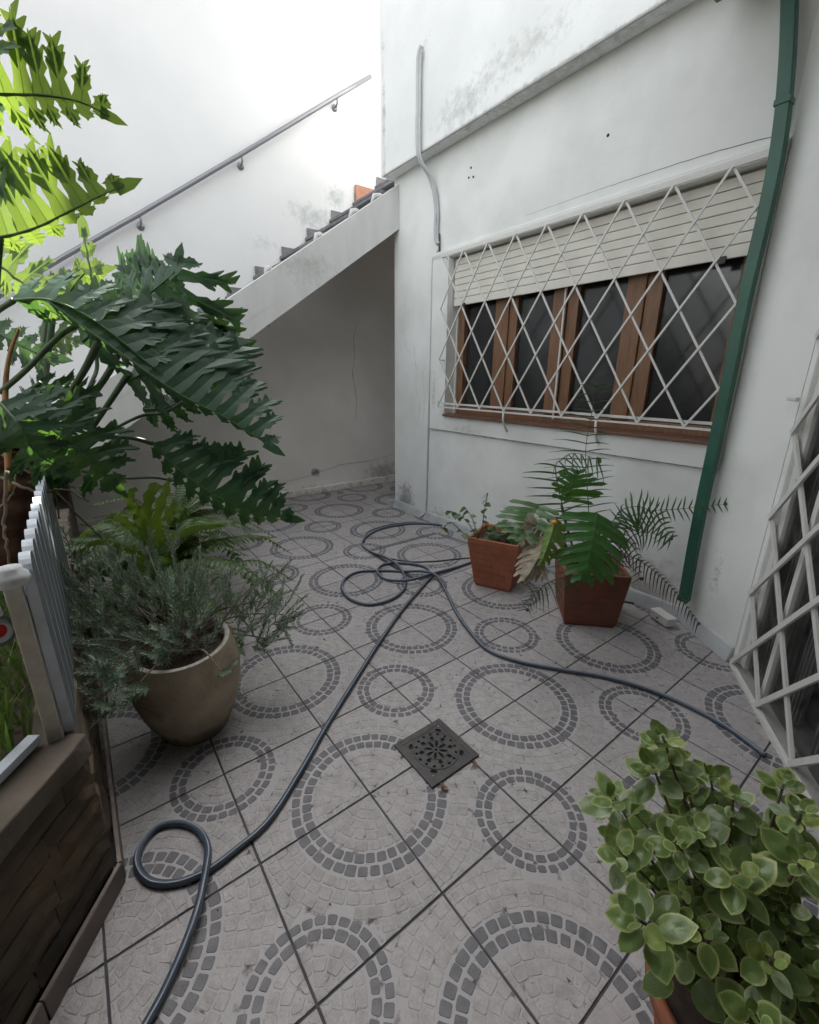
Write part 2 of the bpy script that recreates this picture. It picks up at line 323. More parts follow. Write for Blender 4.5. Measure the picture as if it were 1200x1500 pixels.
# ---------------------------------------------------------------- boundary wall behind the stairs
bw = thing('boundary_wall', 'tall white rendered wall rising behind the staircase', 'wall', (-4.1,0,0))
b = MB(); b.box((-4.35,-7,0), (-4.1,1.9,5.7)); b.box((-4.35,1.9,0),(-4.1,3.0,8.4)); b.box((-4.35,3.0,0),(-4.1,9,5.1)); b.build('wall', M['wallback'], bw)  # unseen top stepped in height, middle raised to keep sun off the floor
b = MB()
b.prism([(-4.098,-2.3,.001), (-4.098,3.9,.001), (-4.098,3.9,4.0), (-4.098,-1.9,.02)], (.006,0,0)); b.build('plaster_coat', M['wallunder'], bw)
b = MB(); b.box((-4.0915,-.9,0), (-4.03,3.9,.085)); b.build('skirting', M['wallunder'], bw, .008)
for pts in [[(1.15,.22),(1.5,.21),(1.9,.28),(2.15,.33),(2.5,.33),(2.9,.37),(3.0,.42)], [(2.35,.9),(2.38,1.2),(2.33,1.5),(2.4,1.7),(2.36,1.9),(2.42,2.1)], [(.2,.5),(.45,.44),(.8,.43),(1.0,.4)]]:
    k = smooth_path([(-4.0905,y+random.uniform(-.02,.02),z) for y,z in pts], 5); c = MB()
    c.tube([p + Vector((0,0,random.uniform(-.006,.006))) for p in k], [random.uniform(.0008,.0028) for _ in k], 4); c.build('crack', M['greyrim'], bw)
# handrail on that wall
hr = thing('handrail', 'round metal handrail climbing the white wall on brackets', 'handrail', (-4.03,0,2.5))
rail = [(-4.03, y, z) for y, z in [(2.645, 4.619), (2.225, 4.319), (1.141, 3.528), (0.168, 2.832), (-0.472, 2.385), (-0.924, 2.056), (-1.206, 1.843)]]
b = MB(); b.tube(rail, .021, 12); b.build('rail', M['steel'], hr)
for y, z in [(2.217, 4.317), (1.135, 3.526), (0.168, 2.832), (-0.627, 2.272)]:
    b = MB(); b.tube([(-4.03,y,z-.01), (-4.03,y,z-.06), (-4.055,y,z-.085), (-4.1,y,z-.085)], .009, 8)
    b.tube([(-4.1,y,z-.085),(-4.088,y,z-.085)], .032, 16); b.build('bracket', M['steel'], hr)

# ---------------------------------------------------------------- staircase
st = thing('staircase', 'outdoor concrete staircase with white stringer and dark slate steps', 'staircase', (-3,0,0))
top = lambda y: 3.21 + .685*(y-2.24); bot = lambda y: 2.815 + .70*(y-2.2)
b = MB(); b.prism([(-3.0,-2.45,0.0),(-3.0,-1.85,0.0),(-3.0,2.197,bot(2.197)),(-3.0,2.197,top(2.197)),(-3.0,-2.45,top(-2.45))], (.13,0,0)); b.build('stringer', M['stringer'], st, .006)
b = MB(); b.prism([(-4.085,-1.8,.02),(-4.085,4.2,bot(4.2)-.0),(-4.085,4.2,bot(4.2)+.16),(-4.085,-1.9,.16)], (1.08,0,0)); b.build('soffit_slab', M['wallunder'], st)
for k in range(-12, 6):
    y = 1.811 + .3115*k; z = 2.925 + .2315*k
    if z < .1: continue
    b = MB(); b.box((-4.09,y+.04,z-.13), (-3.005,y+.33,z-.03)); b.build('step', M['concrete'], st)
    b = MB(); b.box((-4.09,y-.03,z-.03), (-3.003,y+.32,z)); b.build('tread', M['slate'], st, .004)
    b = MB(); b.box((-4.092,y+.0,z+.001), (-4.08,y+.3115,z+.10)); b.box((-4.092,y-.02,z-.24), (-4.0795,y+.055,z+.001)); b.build('skirting_tile', M['slate'], st)
b = MB(); b.box((-4.093,2.44,3.35), (-4.06,2.72,3.57)); b.build('riser_tile', M['terracotta_tile'], st)
b = MB()
for (y, dy) in ((1.75,.05),(1.38,.04),(2.0,.06),(.9,.03)):
    b = MB()
    b.tube([(-2.96,y-dy,top(y-dy)+.0),(-2.96,y-dy*.4,top(y)+.022),(-2.95,y+dy*.4,top(y)+.03),(-2.95,y+dy,top(y+dy)+.0)], [.008,.022,.020,.008], 7)
    b.build('mortar_lump', M['stringer'], st)

b = MB(); b.box((-4.09,3.2,3.55),(-3.005,7.5,3.72)); b.build('bounce_landing', M['terracotta_tile'], st)  # unseen floor added to bounce warm sunlight onto the wall
# ---------------------------------------------------------------- house
hs = thing('house', 'white rendered house with projecting upper storey and wide window', 'house', (-1,2.3,0))
Y0 = 2.2
# wall round the window opening (x -2.16..0.9, z 1.12..2.47)
WX0, WX1, WZ0, WZ1 = -2.12, 0.16, 1.10, 2.44
b = MB()
b.box((-2.95,Y0,0), (WX0,2.50,6.5)); b.box((WX0,Y0,0), (WX1,2.50,WZ0)); b.box((WX0,Y0,WZ1), (WX1,2.50,6.5)); b.box((WX1,Y0,0),(.9,2.50,6.5))
b.box((-2.95,2.50,0),(-2.75,7,6.5)); b.build('wall', M['plaster'], hs)
# raised plaster surround (a few cm proud) with its fine edge line
b = MB(); x0 = -2.335; P = .018
b.box((x0,Y0-P,.965), (WX1+.02,Y0+.002,WZ0-.0)); b.box((x0,Y0-P,WZ0), (WX0,Y0+.002,2.44)); b.box((x0,Y0-P,2.44), (WX1+.02,Y0+.002,2.50)); b.box((WX1-.01,Y0-P,WZ0),(WX1+.02,Y0+.001,2.44))
b.build('window_surround', M['plaster'], hs, .004)
b = MB(); b.box((x0,Y0-P-.004,2.46),(WX1+.02,Y0-P+.0,2.478)); b.build('shutter_box_edge', M['metalwhite'], hs)
# fine crack line running above the surround
k = smooth_path([(x, Y0+.0005, z) for x, z in [(-1.33, 2.556), (-0.85, 2.56), (-0.567, 2.558), (-0.161, 2.55), (0.123, 2.529)]], 8)
b = MB(); b.tube([p+Vector((0,0,random.uniform(-.0015,.0015))) for p in k], [.0009+.0016*i_/len(k) for i_ in range(len(k))], 4); b.build('crack', M['greyrim'], hs)
k = [(x0+.02*i_, Y0-P-.001, .964+random.uniform(-.001,.001)) for i_ in range(125)]
b = MB(); b.tube([Vector(p) for p in k], [random.uniform(.0006,.0032) for _ in k], 4); b.build('edge_line', M['greyrim'], hs)  # uneven thin dark line along the lower edge of the surround
for pts in [[(-2.80,1.90),(-2.77,1.78),(-2.74,1.72),(-2.70,1.70)], [(-2.62,1.75),(-2.60,1.6),(-2.57,1.5),(-2.58,1.35),(-2.52,1.2),(-2.53,1.05)], [(-2.45,1.55),(-2.47,1.4),(-2.44,1.2),(-2.46,1.0)], [(-2.31,1.7),(-2.29,1.4),(-2.32,1.1)]]:
    k = smooth_path([(x, Y0+.0003, z) for x, z in pts], 6); b = MB(); b.tube([p+Vector((random.uniform(-.006,.006),0,0)) for p in k], [random.uniform(.0008,.0028) for _ in k], 4); b.build('crack', M['skirt'], hs)
for x, z in ((-1.93,2.96),(-1.88,2.95),(-1.91,3.02),(-.75,2.83)): b = MB(); b.tube([(x,Y0+.005,z),(x,Y0-.0015,z)], .009, 8); b.build('screw_hole', M['black'], hs)
# sloping mortar base
def skirt(path, h=.085, d=.035):
    b = MB(); n = len(path)
    for i in range(n-1):
        p, q = Vector((*path[i],0)), Vector((*path[i+1],0)); t = (q-p).normalized(); nn = Vector((t.y,-t.x,0))
        if i == 0 and False: pass
        b.prism([p, p+nn*d, p+nn*(d*.35)+Vector((0,0,h)), p+Vector((0,0,h+.01))], q-p)
    return b
skirt([(-2.95,Y0),(.17,Y0),(.5,1.965)]).build('skirting', M['skirt'], hs, .006)
b = MB(); b.box((-2.99,2.12,0),(-2.95,2.6,.09)); b.build('skirting', M['skirt'], hs, .006)
# diagonal facet right of the pipe
b = MB(); b.prism([(.17,2.199,0),(.5,1.965,0),(.62,2.4,0),(.2,2.45,0)], (0,0,6.5)); b.build('facet_wall', M['plaster'], hs)
# lintel above and jambs round the grilled door, direction of the second facet
FD = Vector((.55,-.835,0)).normalized(); FN = Vector((-FD.y,FD.x,0)); FN = -Vector((.835,.55,0)).normalized()
F0 = Vector((.5,1.965,0))
def fbox(s0, s1, d0, d1, z0, z1, mb):  # along facet, depth (positive = into the house)
    p = [F0+FD*s0-FN*d0, F0+FD*s1-FN*d0, F0+FD*s1-FN*d1, F0+FD*s0-FN*d1]
    mb.prism([Vector((q.x,q.y,z0)) for q in p], (0,0,z1-z0))
b = MB(); fbox(0,.05,0,.12,0,2.55,b); fbox(0,3.2,0,.3,2.55,6.5,b); b.build('door_jamb', M['plaster'], hs, .006)
dr = MB(); fbox(.05,3.0,.15,.17,0,2.55,dr); dr = dr.build('patio_door', M['room'], hs)
for s0, s1 in ((.05,.10),(.30,.335),(.95,1.03)): b = MB(); fbox(s0,s1,.02,.055,0.03,2.55,b); b.build('door_frame', M['metalwhite'], dr, .003)
b = MB(); fbox(.10,3.0,.035,.040,.04,2.5,b); b.build('pane', M['glass'], dr)
b = MB(); fbox(.05,3.0,.0,.15,0,.03,b); b.build('threshold', M['concrete'], dr)
for s0, s1 in ((.12,.22),(.27,.33),(.40,.50),(.62,.74)):
    b = MB(); n = 12
    for q in range(n):
        sa = s0+(s1-s0)*q/n; dd = .085+.012*math.sin(q*2.1); fbox(sa,sa+(s1-s0)/n*1.02,dd,dd+.01,.04,2.5,b)
    b.build('curtain', M['curtain'], dr)
b = MB(); fbox(-.01,.10,-.10,0.0,2.52,2.9,b); b.build('shutter_box', M['plaster'], hs, .01)
b = MB(); fbox(.01,.10,-.055,-.04,1.36,1.378,b); b.build('bolt_bar', M['metalwhite'], hs, .004)
# projecting upper storey
b = MB(); b.box((-2.99,2.07,3.24), (.9,2.1995,6.5)); b.box((-2.99,2.2,3.24),(-2.951,7,6.5)); b.build('parapet', M['parapet'], hs, .01)
b = MB(); b.box((-2.94,2.068,3.232), (.3,2.076,3.2385)); b.build('drip_edge', M['concrete'], hs)
# window
wn = MB(); wn.box((WX0,2.46,WZ0), (WX1,2.49,WZ1)); wn = wn.build('window', M['room'], hs)
b = MB(); b.box((WX0,2.30,WZ0), (WX0+.012,2.46,WZ1)); b.build('reveal', M['plaster'], wn)
b = MB(); b.box((WX0,2.155,WZ0-.0), (WX1,2.40,WZ0+.022)); b.build('sill', M['sill'], wn, .004)
b = MB(); b.box((WX0+.015,2.32,WZ0+.022), (WX1,2.38,WZ0+.085)); b.build('frame', M['wood'], wn, .004)
b = MB(); b.box((WX0+.015,2.32,2.36),(WX1,2.38,WZ1)); b.build('frame', M['wood'], wn, .004)
for x0_, x1_, yy in ((-2.105,-2.03,2.33),(-1.66,-1.52,2.325),(-1.52,-1.44,2.34),(-1.10,-.99,2.32),(-.985,-.90,2.335),(-.56,-.44,2.325),(-.44,-.345,2.34),(.05,.16,2.33)):
    b = MB(); b.box((x0_,yy-.02,WZ0+.085), (x1_,yy+.035,2.36)); b.build('stile', M['wood'], wn, .005)
b = MB(); b.box((-1.0,2.285,WZ0+.05), (-.987,2.30,2.3)); b.build('handle_rod', M['metalwhite'], wn)
for x0_, x1_ in ((-2.03,-1.66),(-1.44,-1.10),(-.90,-.56),(-.345,.05)):
    b = MB(); b.box((x0_,2.352,WZ0+.085), (x1_,2.357,2.36)); b.build('pane', M['screen'], wn)
# roller shutter, half lowered
rs = MB(); rs.box((WX0+.014,2.262,2.065), (WX1,2.268,WZ1)); rs = rs.build('roller_shutter', M['shutter_gap'], hs)
z = 2.052
k = 0
while z < 2.42:
    b = MB(); hh = .052 if k else .062; b.box((WX0+.014,2.247,z), (WX1,2.262,min(z+hh-.0035,WZ1-.001))); b.build('slat', M['shutter'], rs, .003); z += hh; k += 1
for x in (-1.98,-.03): b = MB(); b.box((x-.022,2.235,2.03),(x+.022,2.2465,2.065)); b.build('stop', M['cable'], rs)

# window grille: welded diamond lattice
wg = thing('window_grille', 'white diamond lattice grille standing over the wide house window', 'window grille', (-1,2.12,1.2))
DX, DZ, GX, GZ, GY = .266, .2067, -2.138, 1.19, 2.12
def lattice(parent, org, dx, dz, ncol, nrow, ax, nrm, w_, t_, x_lim, prof='bar'):
    # nodes at s=col*dx/2, z=row*dz ; diagonals split in straight runs clipped to [0,x_lim]
    H = nrow*dz; sl_ = dx/2/dz
    for sgn in (1,-1):
        off = 0.0
        for c0 in range(-nrow-2, 2*ncol+nrow+3):
            s0 = c0*dx/2
            if (c0 % 2) != 0: continue
            a = (s0, 0.0); bb = (s0+sgn*sl_*H, H)
            # clip
            pts = [a, bb]
            def at(x): tt = (x-a[0])/(bb[0]-a[0]); return (x, tt*H)
            lo, hi = (a, bb) if a[0] < bb[0] else (bb, a)
            if hi[0] <= 1e-4 or lo[0] >= x_lim-1e-4: continue
            if lo[0] < 0: lo = at(0)
            if hi[0] > x_lim: hi = at(x_lim)
            if math.hypot(hi[0]-lo[0], hi[1]-lo[1]) < .05: continue
            A = org + ax*lo[0] + Vector((0,0,lo[1])); B = org + ax*hi[0] + Vector((0,0,hi[1]))
            d = nrm * (t_*.5*sgn*.96)
            mb = MB(); mb.bar(A+d, B+d, w_, t_*.9, nrm); mb.build('bar', M['metalwhite'], parent)
lattice(wg, Vector((GX,GY,GZ)), DX, DZ, 9, 6, Vector((1,0,0)), Vector((0,-1,0)), .0115, .009, 2.27)
for zz in (GZ-.004, GZ+6*DZ): b = MB(); b.bar((GX-.006,GY,zz), (GX+2.28,GY,zz), .012, .012, (0,-1,0)); b.build('rail', M['metalwhite'], wg)
b = MB(); b.bar((GX+.02,GY+.03,GZ+.028), (GX+2.28,GY+.03,GZ+.028), .016, .010, (0,-1,0)); b.build('rail', M['metalwhite'], wg)
b = MB(); b.bar((GX,GY,GZ), (GX,GY,GZ+.05), .012, .012, (0,-1,0)); b.build('stud', M['metalwhite'], wg)
for xx in (GX+3*DX, GX+6*DX+.0):
    b = MB(); b.tube([(xx,GY,GZ),(xx+.002,GY+.0,GZ-.06),(xx,GY+.03,GZ-.13),(xx,Y0-.015,GZ-.16)], .0085, 8); b.build('bracket', M['metalwhite'], wg)
for zz in (1.6, 2.43): b = MB(); b.tube([(GX,GY,zz),(GX,Y0,zz)], .006, 6); b.build('bracket', M['metalwhite'], wg)

# door grille on the diagonal facet
dg = thing('door_grille', 'heavy white diamond grille at the right edge before the dark doorway', 'door grille', (.55,1.9,0))
G0 = Vector((.52,1.94,.02)) + FN*.01
lattice(dg, G0, .34, .2, 6, 12, FD, FN, .024, .012, 1.7)
b = MB(); b.bar(G0+Vector((0,0,-.012)), G0+FD*1.7+Vector((0,0,-.012)), .02, .026, FN); b.build('bottom_rail', M['metalwhite'], dg)
b = MB(); b.bar(G0-FD*.012+Vector((0,0,0)), G0-FD*.012+Vector((0,0,2.4)), .012, .02, FN)

# green downpipe in the corner, gutter end on top
gp = thing('downpipe', 'dark green square downpipe standing in the corner beside the window', 'downpipe', (.13,2.13,0))
b = MB(); pth = [(x, 2.13, z) for x, z in [(0.169, 0.169), (0.156, 0.707), (0.157, 1.122), (0.157, 1.435), (0.153, 1.839), (0.162, 2.229), (0.155, 2.494), (0.126, 2.751), (0.083, 3.003), (0.04, 3.202)]]
k = smooth_path(pth, 6); n_ = len(k); ring = []
vs = []
for p in k:
    for dx_, dy_ in ((-.027,-.026),(.027,-.026),(.027,.026),(-.027,.026)): vs.append((p.x+dx_, p.y+dy_, p.z))
fs = [(i*4+j, i*4+(j+1)%4, (i+1)*4+(j+1)%4, (i+1)*4+j) for i in range(n_-1) for j in range(4)] + [(3,2,1,0), tuple((n_-1)*4+j for j in range(4))]
b.add(vs, fs); b.build('pipe', M['green'], gp, .004)

_p = min(k, key=lambda q: abs(q.z-2.64)); b = MB(); b.box((_p.x-.031,_p.y-.030,_p.z-.012),(_p.x+.031,_p.y+.030,_p.z+.012)); b.build('joint', M['green'], gp, .002)
# roof over the terrace, unseen except the beam end; slab widened to darken the foreground
rf = thing('terrace_roof', 'underside of green roof beam at the top right corner', 'roof', (1.5,.5,3.2))
b = MB(); b.box((-.17,2.0,3.12), (-.02,2.065,3.25)); b.box((-.19,1.98,3.10),(-.01,2.066,3.122)); b.build('beam_end', M['greendark'], rf, .006)
b = MB(); b.box((-.15,-2.6,3.26), (4.5,2.06,3.38)); b.build('slab', M['concrete'], rf)
b = MB(); b.tube([(-.1,2.02,3.098),(-.08,2.02,3.085),(-.06,2.02,3.098)], .006, 6); b.build('hook', M['cable'], rf)

# rest of the house behind the camera, plus unseen side wall added for shade
rw = MB(); rw.box((3.3,-3.5,0),(3.5,2.6,3.26)); rw.box((1.9,1.2,0),(3.3,1.4,3.26)); rw.box((-.1,-2.75,.44),(3.3,-2.6,3.26)); rw = rw.build('rear_shade_wall', M['concrete']); tag(rw, 'grey house wall behind the terrace with unseen wall added for shade', 'wall')

# grey conduit running down the facade
cd = thing('conduit', 'grey cable conduit snaking down the white facade left of the window', 'conduit', (-2.38,2.18,0))
k = smooth_path([(-2.37,2.05,3.93),(-2.40,2.045,3.85),(-2.40,2.045,3.6),(-2.395,2.04,3.35),(-2.39,2.06,3.2),(-2.36,2.15,3.08),(-2.32,2.175,2.95),(-2.30,2.18,2.8),(-2.305,2.18,2.70),(-2.29,2.18,2.60),(-2.255,2.18,2.56)], 6)
b = MB(); b.tube(k, .017, 10); b.build('pipe', M['conduit'], cd)
b = MB(); b.tube([p+Vector((.028,.0,-.02)) for p in k[2:-6]], .010, 8); b.build('pipe', M['conduit'], cd)
k = smooth_path([(-2.255,2.19,2.56),(-2.27,2.192,2.52),(-2.33,2.192,2.46),(-2.345,2.192,2.38),(-2.348,2.192,1.5),(-2.36,2.192,.9),(-2.37,2.192,.15),(-2.39,2.17,.06),(-2.43,2.15,.02)], 6)
b = MB(); b.tube(k, .0095, 8); b.build('cable', M['skirt'], cd)
b = MB(); b.tube([(-2.255,2.185,2.64),(-2.25,2.185,2.56),(-2.25,2.19,2.48)], .006, 6); b.build('cable', M['cable'], cd)

# white junction box at the foot of the pipe
jb = thing('junction_box', 'small white junction box on the floor at the foot of the green pipe', 'junction box', (.12,2.1,0))
b = MB(); jm = Matrix.Translation((.10,2.07,.0)) @ Matrix.Rotation(R(-25),4,'Z'); b.box((-.075,-.035,.015),(.065,.03,.062),0,jm); b.build('body', M['boxwhite'], jb, .005)
b = MB(); b.box((-.078,-.038,.062),(.068,.033,.070),0,jm); b.build('lid', M['metalwhite'], jb, .003)
b = MB(); b.tube([jm @ Vector((-.01,-.034,.04)), jm @ Vector((-.01,-.040,.04))], .006, 8); b.build('screw', M['cable'], jb)

# ---------------------------------------------------------------- planter wall
pw = thing('planter_wall', 'low mossy dark stone planter wall at the lower left', 'planter wall', (-.2,-.8,0))
PA, PB = Vector((-.205,-.752,0)), Vector((-.205,-.752,0)) + Vector((.816,-.578,0))*2.4
def seg(p, q, depth, z0, z1):
    t = (q-p).normalized(); nn = Vector((t.y,-t.x,0))   # outward (towards patio for p->q reversed below)
    return t, nn
core = MB()
core.prism([(-4.08,-.765,0),(-.212,-.765,0),(PB.x-.01,PB.y-.02,0),(PB.x-.07,PB.y-.105,0),(-.25,-.855,0),(-4.08,-.855,0)], (0,0,.495)); core.build('core', M['mortar'], pw)
# rough stones in courses on both faces
def face(p, q, L0, nn):
    t = (q-p).normalized(); z = .078; c = 0
    while z < .48:
        h = .067; s = -.08*(c % 2)
        while s < L0:
            l = random.uniform(.15,.30); a_, e_ = max(s,.0)+.001, min(s+l,L0)-.001
            if e_-a_ > .03:
                d0 = random.uniform(.002,.010); mb = MB(); n1 = 4; vs = []
                for iz in (0,1,2):
                    for ix in range(n1+1):
                        edge = iz != 1 or ix in (0,n1)
                        dd = (random.uniform(-.002,.003) if edge else d0+random.uniform(0,.006))
                        vs.append(p + t*(a_+(e_-a_)*ix/n1) + nn*(dd+.001) + Vector((0,0,z+.0005+(h-.001)*iz/2+random.uniform(-.003,.003))))
                fs = [(r_*(n1+1)+x_, r_*(n1+1)+x_+1, (r_+1)*(n1+1)+x_+1, (r_+1)*(n1+1)+x_) for r_ in (0,1) for x_ in range(n1)]
                base = len(vs); vs += [v - nn*.02 for v in vs]
                per = [0,1,2,3,4,9,14,13,12,11,10,5]
                fs += [(per[i_], base+per[i_], base+per[(i_+1)%12], per[(i_+1)%12]) for i_ in range(12)]
                mb.add(vs, fs, 0, False); mb.build('stone', M['brick'], pw)
            s += l
        z += h; c += 1
d2 = Vector((.816,-.578,0)).normalized()
face(PA, PB, 1.5, Vector((.578,.816,0)))
face(Vector((-2.6,-.764,0)), Vector((-.205,-.764,0)), 2.395, Vector((0,1,0)))
# coping slabs
def slab(p0, p1, w0, w1, nn):
    mb = MB(); n1 = 6; t = (p1-p0)
    vs = []
    for zz in (.49,.552):
        for ww in (w0, w1):
            for i_ in range(n1+1): vs.append(p0 + t*(i_/n1) + nn*(ww+(random.uniform(-.008,.008) if ww == w0 else 0)) + Vector((0,0,zz+random.uniform(-.002,.002))))
    k = n1+1
    fs = []
    for i_ in range(n1):
        fs += [(i_,i_+1,2*k+i_+1,2*k+i_), (k+i_+1,k+i_,3*k+i_,3*k+i_+1), (2*k+i_,2*k+i_+1,3*k+i_+1,3*k+i_), (i_+1,i_,k+i_,k+i_+1)]
    fs += [(0,2*k,3*k,k),(n1,k+n1,3*k+n1,2*k+n1)]
    mb.add(vs, fs); mb.build('coping', M['coping'], pw, .005)
for k in range(5): slab(PA+d2*(k*.34+.004)+Vector((0,0,0)), PA+d2*(k*.34+.335), .022, -.115, Vector((.578,.816,0)))
for k in range(7): slab(Vector((-.212-k*.36,-.765,0)), Vector((-.212-k*.36-.354,-.762,0)), .002, -.090, Vector((0,1,0)))
# skirting tiles along its foot
for k in range(4):
    mb = MB(); p = PA + Vector((.012,.016,0)) + d2*(k*.3+.002); q = p + d2*.296; nn = Vector((.578,.816,0))
    mb.prism([p-nn*.012, q-nn*.012, q, p], (0,0,.072)); mb.build('skirting_tile', M['kerbtile'], pw, .002)
    mb = MB(); mb.prism([p-nn*.011+Vector((0,0,.072)), q-nn*.011+Vector((0,0,.072)), q-nn*.001+Vector((0,0,.072)), p-nn*.001+Vector((0,0,.072))], (0,0,.004)); mb.build('skirting_edge', M['kerbedge'], pw)
for k in range(9):
    x = -.2-.3*k; mb = MB(); mb.box((x-.297,-.748,0),(x,-.736,.072)); mb.build('skirting_tile', M['kerbtile'], pw, .002)
    mb = MB(); mb.box((x-.297,-.747,.072),(x,-.737,.076)); mb.build('skirting_edge', M['kerbedge'], pw)
# a thin old stalk / pipe against the planter face
# garden soil behind it
b = MB()
nx, ny = 140, 90; vs = []
for i in range(nx+1):
    for j in range(ny+1):
        x = -4.08+i*(7/nx); y = -5.5+j*(4.65/ny); vs.append((x,y,.50+random.uniform(-.02,.03)))
vs2 = [v for v in vs]
b.add(vs, [(i*(ny+1)+j,(i+1)*(ny+1)+j,(i+1)*(ny+1)+j+1,i*(ny+1)+j+1) for i in range(nx) for j in range(ny)], 0, True)
# keep soil only behind the diagonal wall
keep = []
for f, mi, s_ in zip(b.f, b.m, b.sm):
    c = sum((Vector(b.v[i]) for i in f), Vector())/4
    if (c - PA).dot(Vector((.578,.816,0))) < -.085 and c.y < -.80: keep.append(f)
b.f = keep; b.m = [0]*len(keep); b.sm = [True]*len(keep)
gs = b.build('garden_soil', M['soil']); tag(gs, kind='structure')
# far garden wall, dull red brick
gw = thing('garden_wall', 'dull brown wall behind the philodendron roots', 'wall', (-2,-2.4,.4))
b = MB(); b.box((-4.08,-2.6,.3),(3,-2.4,1.15)); b.build('wall', M['redbark'], gw)

# ---------------------------------------------------------------- picket fence on the planter
pf = thing('picket_fence', 'low grey white picket fence with rounded tops on the planter wall', 'fence', (-.8,-.83,.55))
def picket(pos, t, nn, z0, z1, w_, th, parent):
    poly = [(-w_/2,0),(w_/2,0)] + [(w_/2*math.cos(a), (z1-z0-w_/2)+w_/2*math.sin(a)) for a in [math.pi*k/10 for k in range(11)]]
    mb = MB(); mb.prism([pos + t*x + Vector((0,0,z0+zz)) - nn*(th/2) for x, zz in poly], nn*th); mb.m[0] = mb.m[1] = 1; return mb.build('picket', [M['fence'], M['fenceshade']], parent)
TX = Vector((-1,0,0)); NY = Vector((0,1,0))
for k in range(12):
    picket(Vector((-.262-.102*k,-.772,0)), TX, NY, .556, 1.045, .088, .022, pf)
d3 = Vector((-.75,.10,0)).normalized(); n3 = Vector((d3.y,-d3.x,0))
for zz in (.66,.93): b = MB(); b.bar((-.24,-.795,zz),(-1.36,-.795,zz), .018, .03, (0,0,1)); b.build('rail', M['fenceshade'], pf)
b = MB(); b.box((-.232,-.818,.553),(-.200,-.786,.99)); b.build('post', M['fencecream'], pf, .003)
b = MB(); b.lathe([(0,0),(.034,0),(.036,.015),(.032,.026),(.026,.030),(.024,.040),(.0,.046)], (-.215,-.801,.99), 20); b.build('post_cap', M['conduit'], pf)
p0 = Vector((-.215,-.840,.575)); p1 = p0 + d2*1.4
b = MB(); b.bar(p0, p1, .030, .022, (0,0,1)); b.build('rail', M['fence'], pf, .002)
b = MB(); b.bar(p0+Vector((0,0,.36)), p1+Vector((0,0,.36)), .030, .022, (0,0,1)); b.build('rail', M['fence'], pf, .002)
for k in range(2,8): 
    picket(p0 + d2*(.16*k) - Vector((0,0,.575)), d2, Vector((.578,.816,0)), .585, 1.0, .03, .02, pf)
# round enamel plaque with a grey rim, hung on the fence
pq = thing('round_plaque', 'round white plaque with red centre and grey rim on the fence', 'plaque', (-.1,-.86,.93))
pc = Vector((-0.618, -0.916, 0.704)); pn = (CP - pc).normalized(); pn = (pn*.6 + Vector((.578,.816,0))*.8).normalized(); px_ = pn.orthogonal().normalized(); py_ = pn.cross(px_)
def disc(r0, r1, d0, d1, name, mt):
    mb = MB(); n = 28; vs = []
    for (r_, d_) in ((r0,d0),(r0,d1),(r1,d1),(r1,d0)):
        for j in range(n): a = 2*math.pi*j/n; vs.append(pc + (px_*math.cos(a)+py_*math.sin(a))*r_ + pn*d_)
    mb.add(vs, [(q*n+j, q*n+(j+1)%n, ((q+1)%4)*n+(j+1)%n, ((q+1)%4)*n+j) for q in range(4) for j in range(n)]); mb.build(name, mt, pq)
disc(.036,.046,-.008,.008,'rim',M['greyrim']); disc(.0005,.036,-.003,.003,'face',M['metalwhite']); disc(.0005,.020,.0032,.0045,'centre',M['red'])

# ================================================================ OBJECTS ON THE FLOOR
# drain cover
dc = thing('drain_cover', 'square cast iron drain cover with rosette openings in the tiled floor', 'drain cover', (0,.315,0))
DC = Vector((0,.315,0)); hw = .122
b = MB(); b.box((-hw+.004,DC.y-hw+.004,-.002),(hw-.004,DC.y+hw-.004,.0042)); b.build('well', M['black'], dc)
b = MB()
for a_, c_ in (((-hw,-hw),(hw,-hw+.026)),((-hw,hw-.026),(hw,hw)),((-hw,-hw+.026),(-hw+.026,hw-.026)),((hw-.026,-hw+.026),(hw,hw-.026))):
    b.box((a_[0],DC.y+a_[1],.0),(c_[0],DC.y+c_[1],.010))
b.build('frame', M['iron'], dc, .0015)
# pierced plate: grid of small cells kept where no opening is
holes = []
for k in range(8):
    a = k*math.pi/4; holes.append((.030*math.cos(a), .030*math.sin(a), .0165, .0062, a))
for k in range(8):
    a = (k+.5)*math.pi/4; holes.append((.060*math.cos(a), .060*math.sin(a), .0095, .0085, a))
for k in range(16):
    a = (k)*math.pi/8; holes.append((.080*math.cos(a), .080*math.sin(a), .006, .006, a))
for sx in (-1,1):
    for sy in (-1,1):
        a = math.atan2(sy,sx); holes.append((.073*sx,.073*sy,.008,.014,a))
b = MB(); N_ = 116; q = .096*2/N_; hz0, hz1 = .0046, .0085
def solid(x, y):
    for hx, hy, a1, a2, an in holes:
        dx_, dy_ = x-hx, y-hy; u_ = dx_*math.cos(an)+dy_*math.sin(an); v_ = -dx_*math.sin(an)+dy_*math.cos(an)
        if (u_/a1)**2+(v_/a2)**2 < 1: return False
    return x*x+y*y > .006**2
grid = [[solid(-.096+(i+.5)*q, -.096+(j+.5)*q) for j in range(N_)] for i in range(N_)]
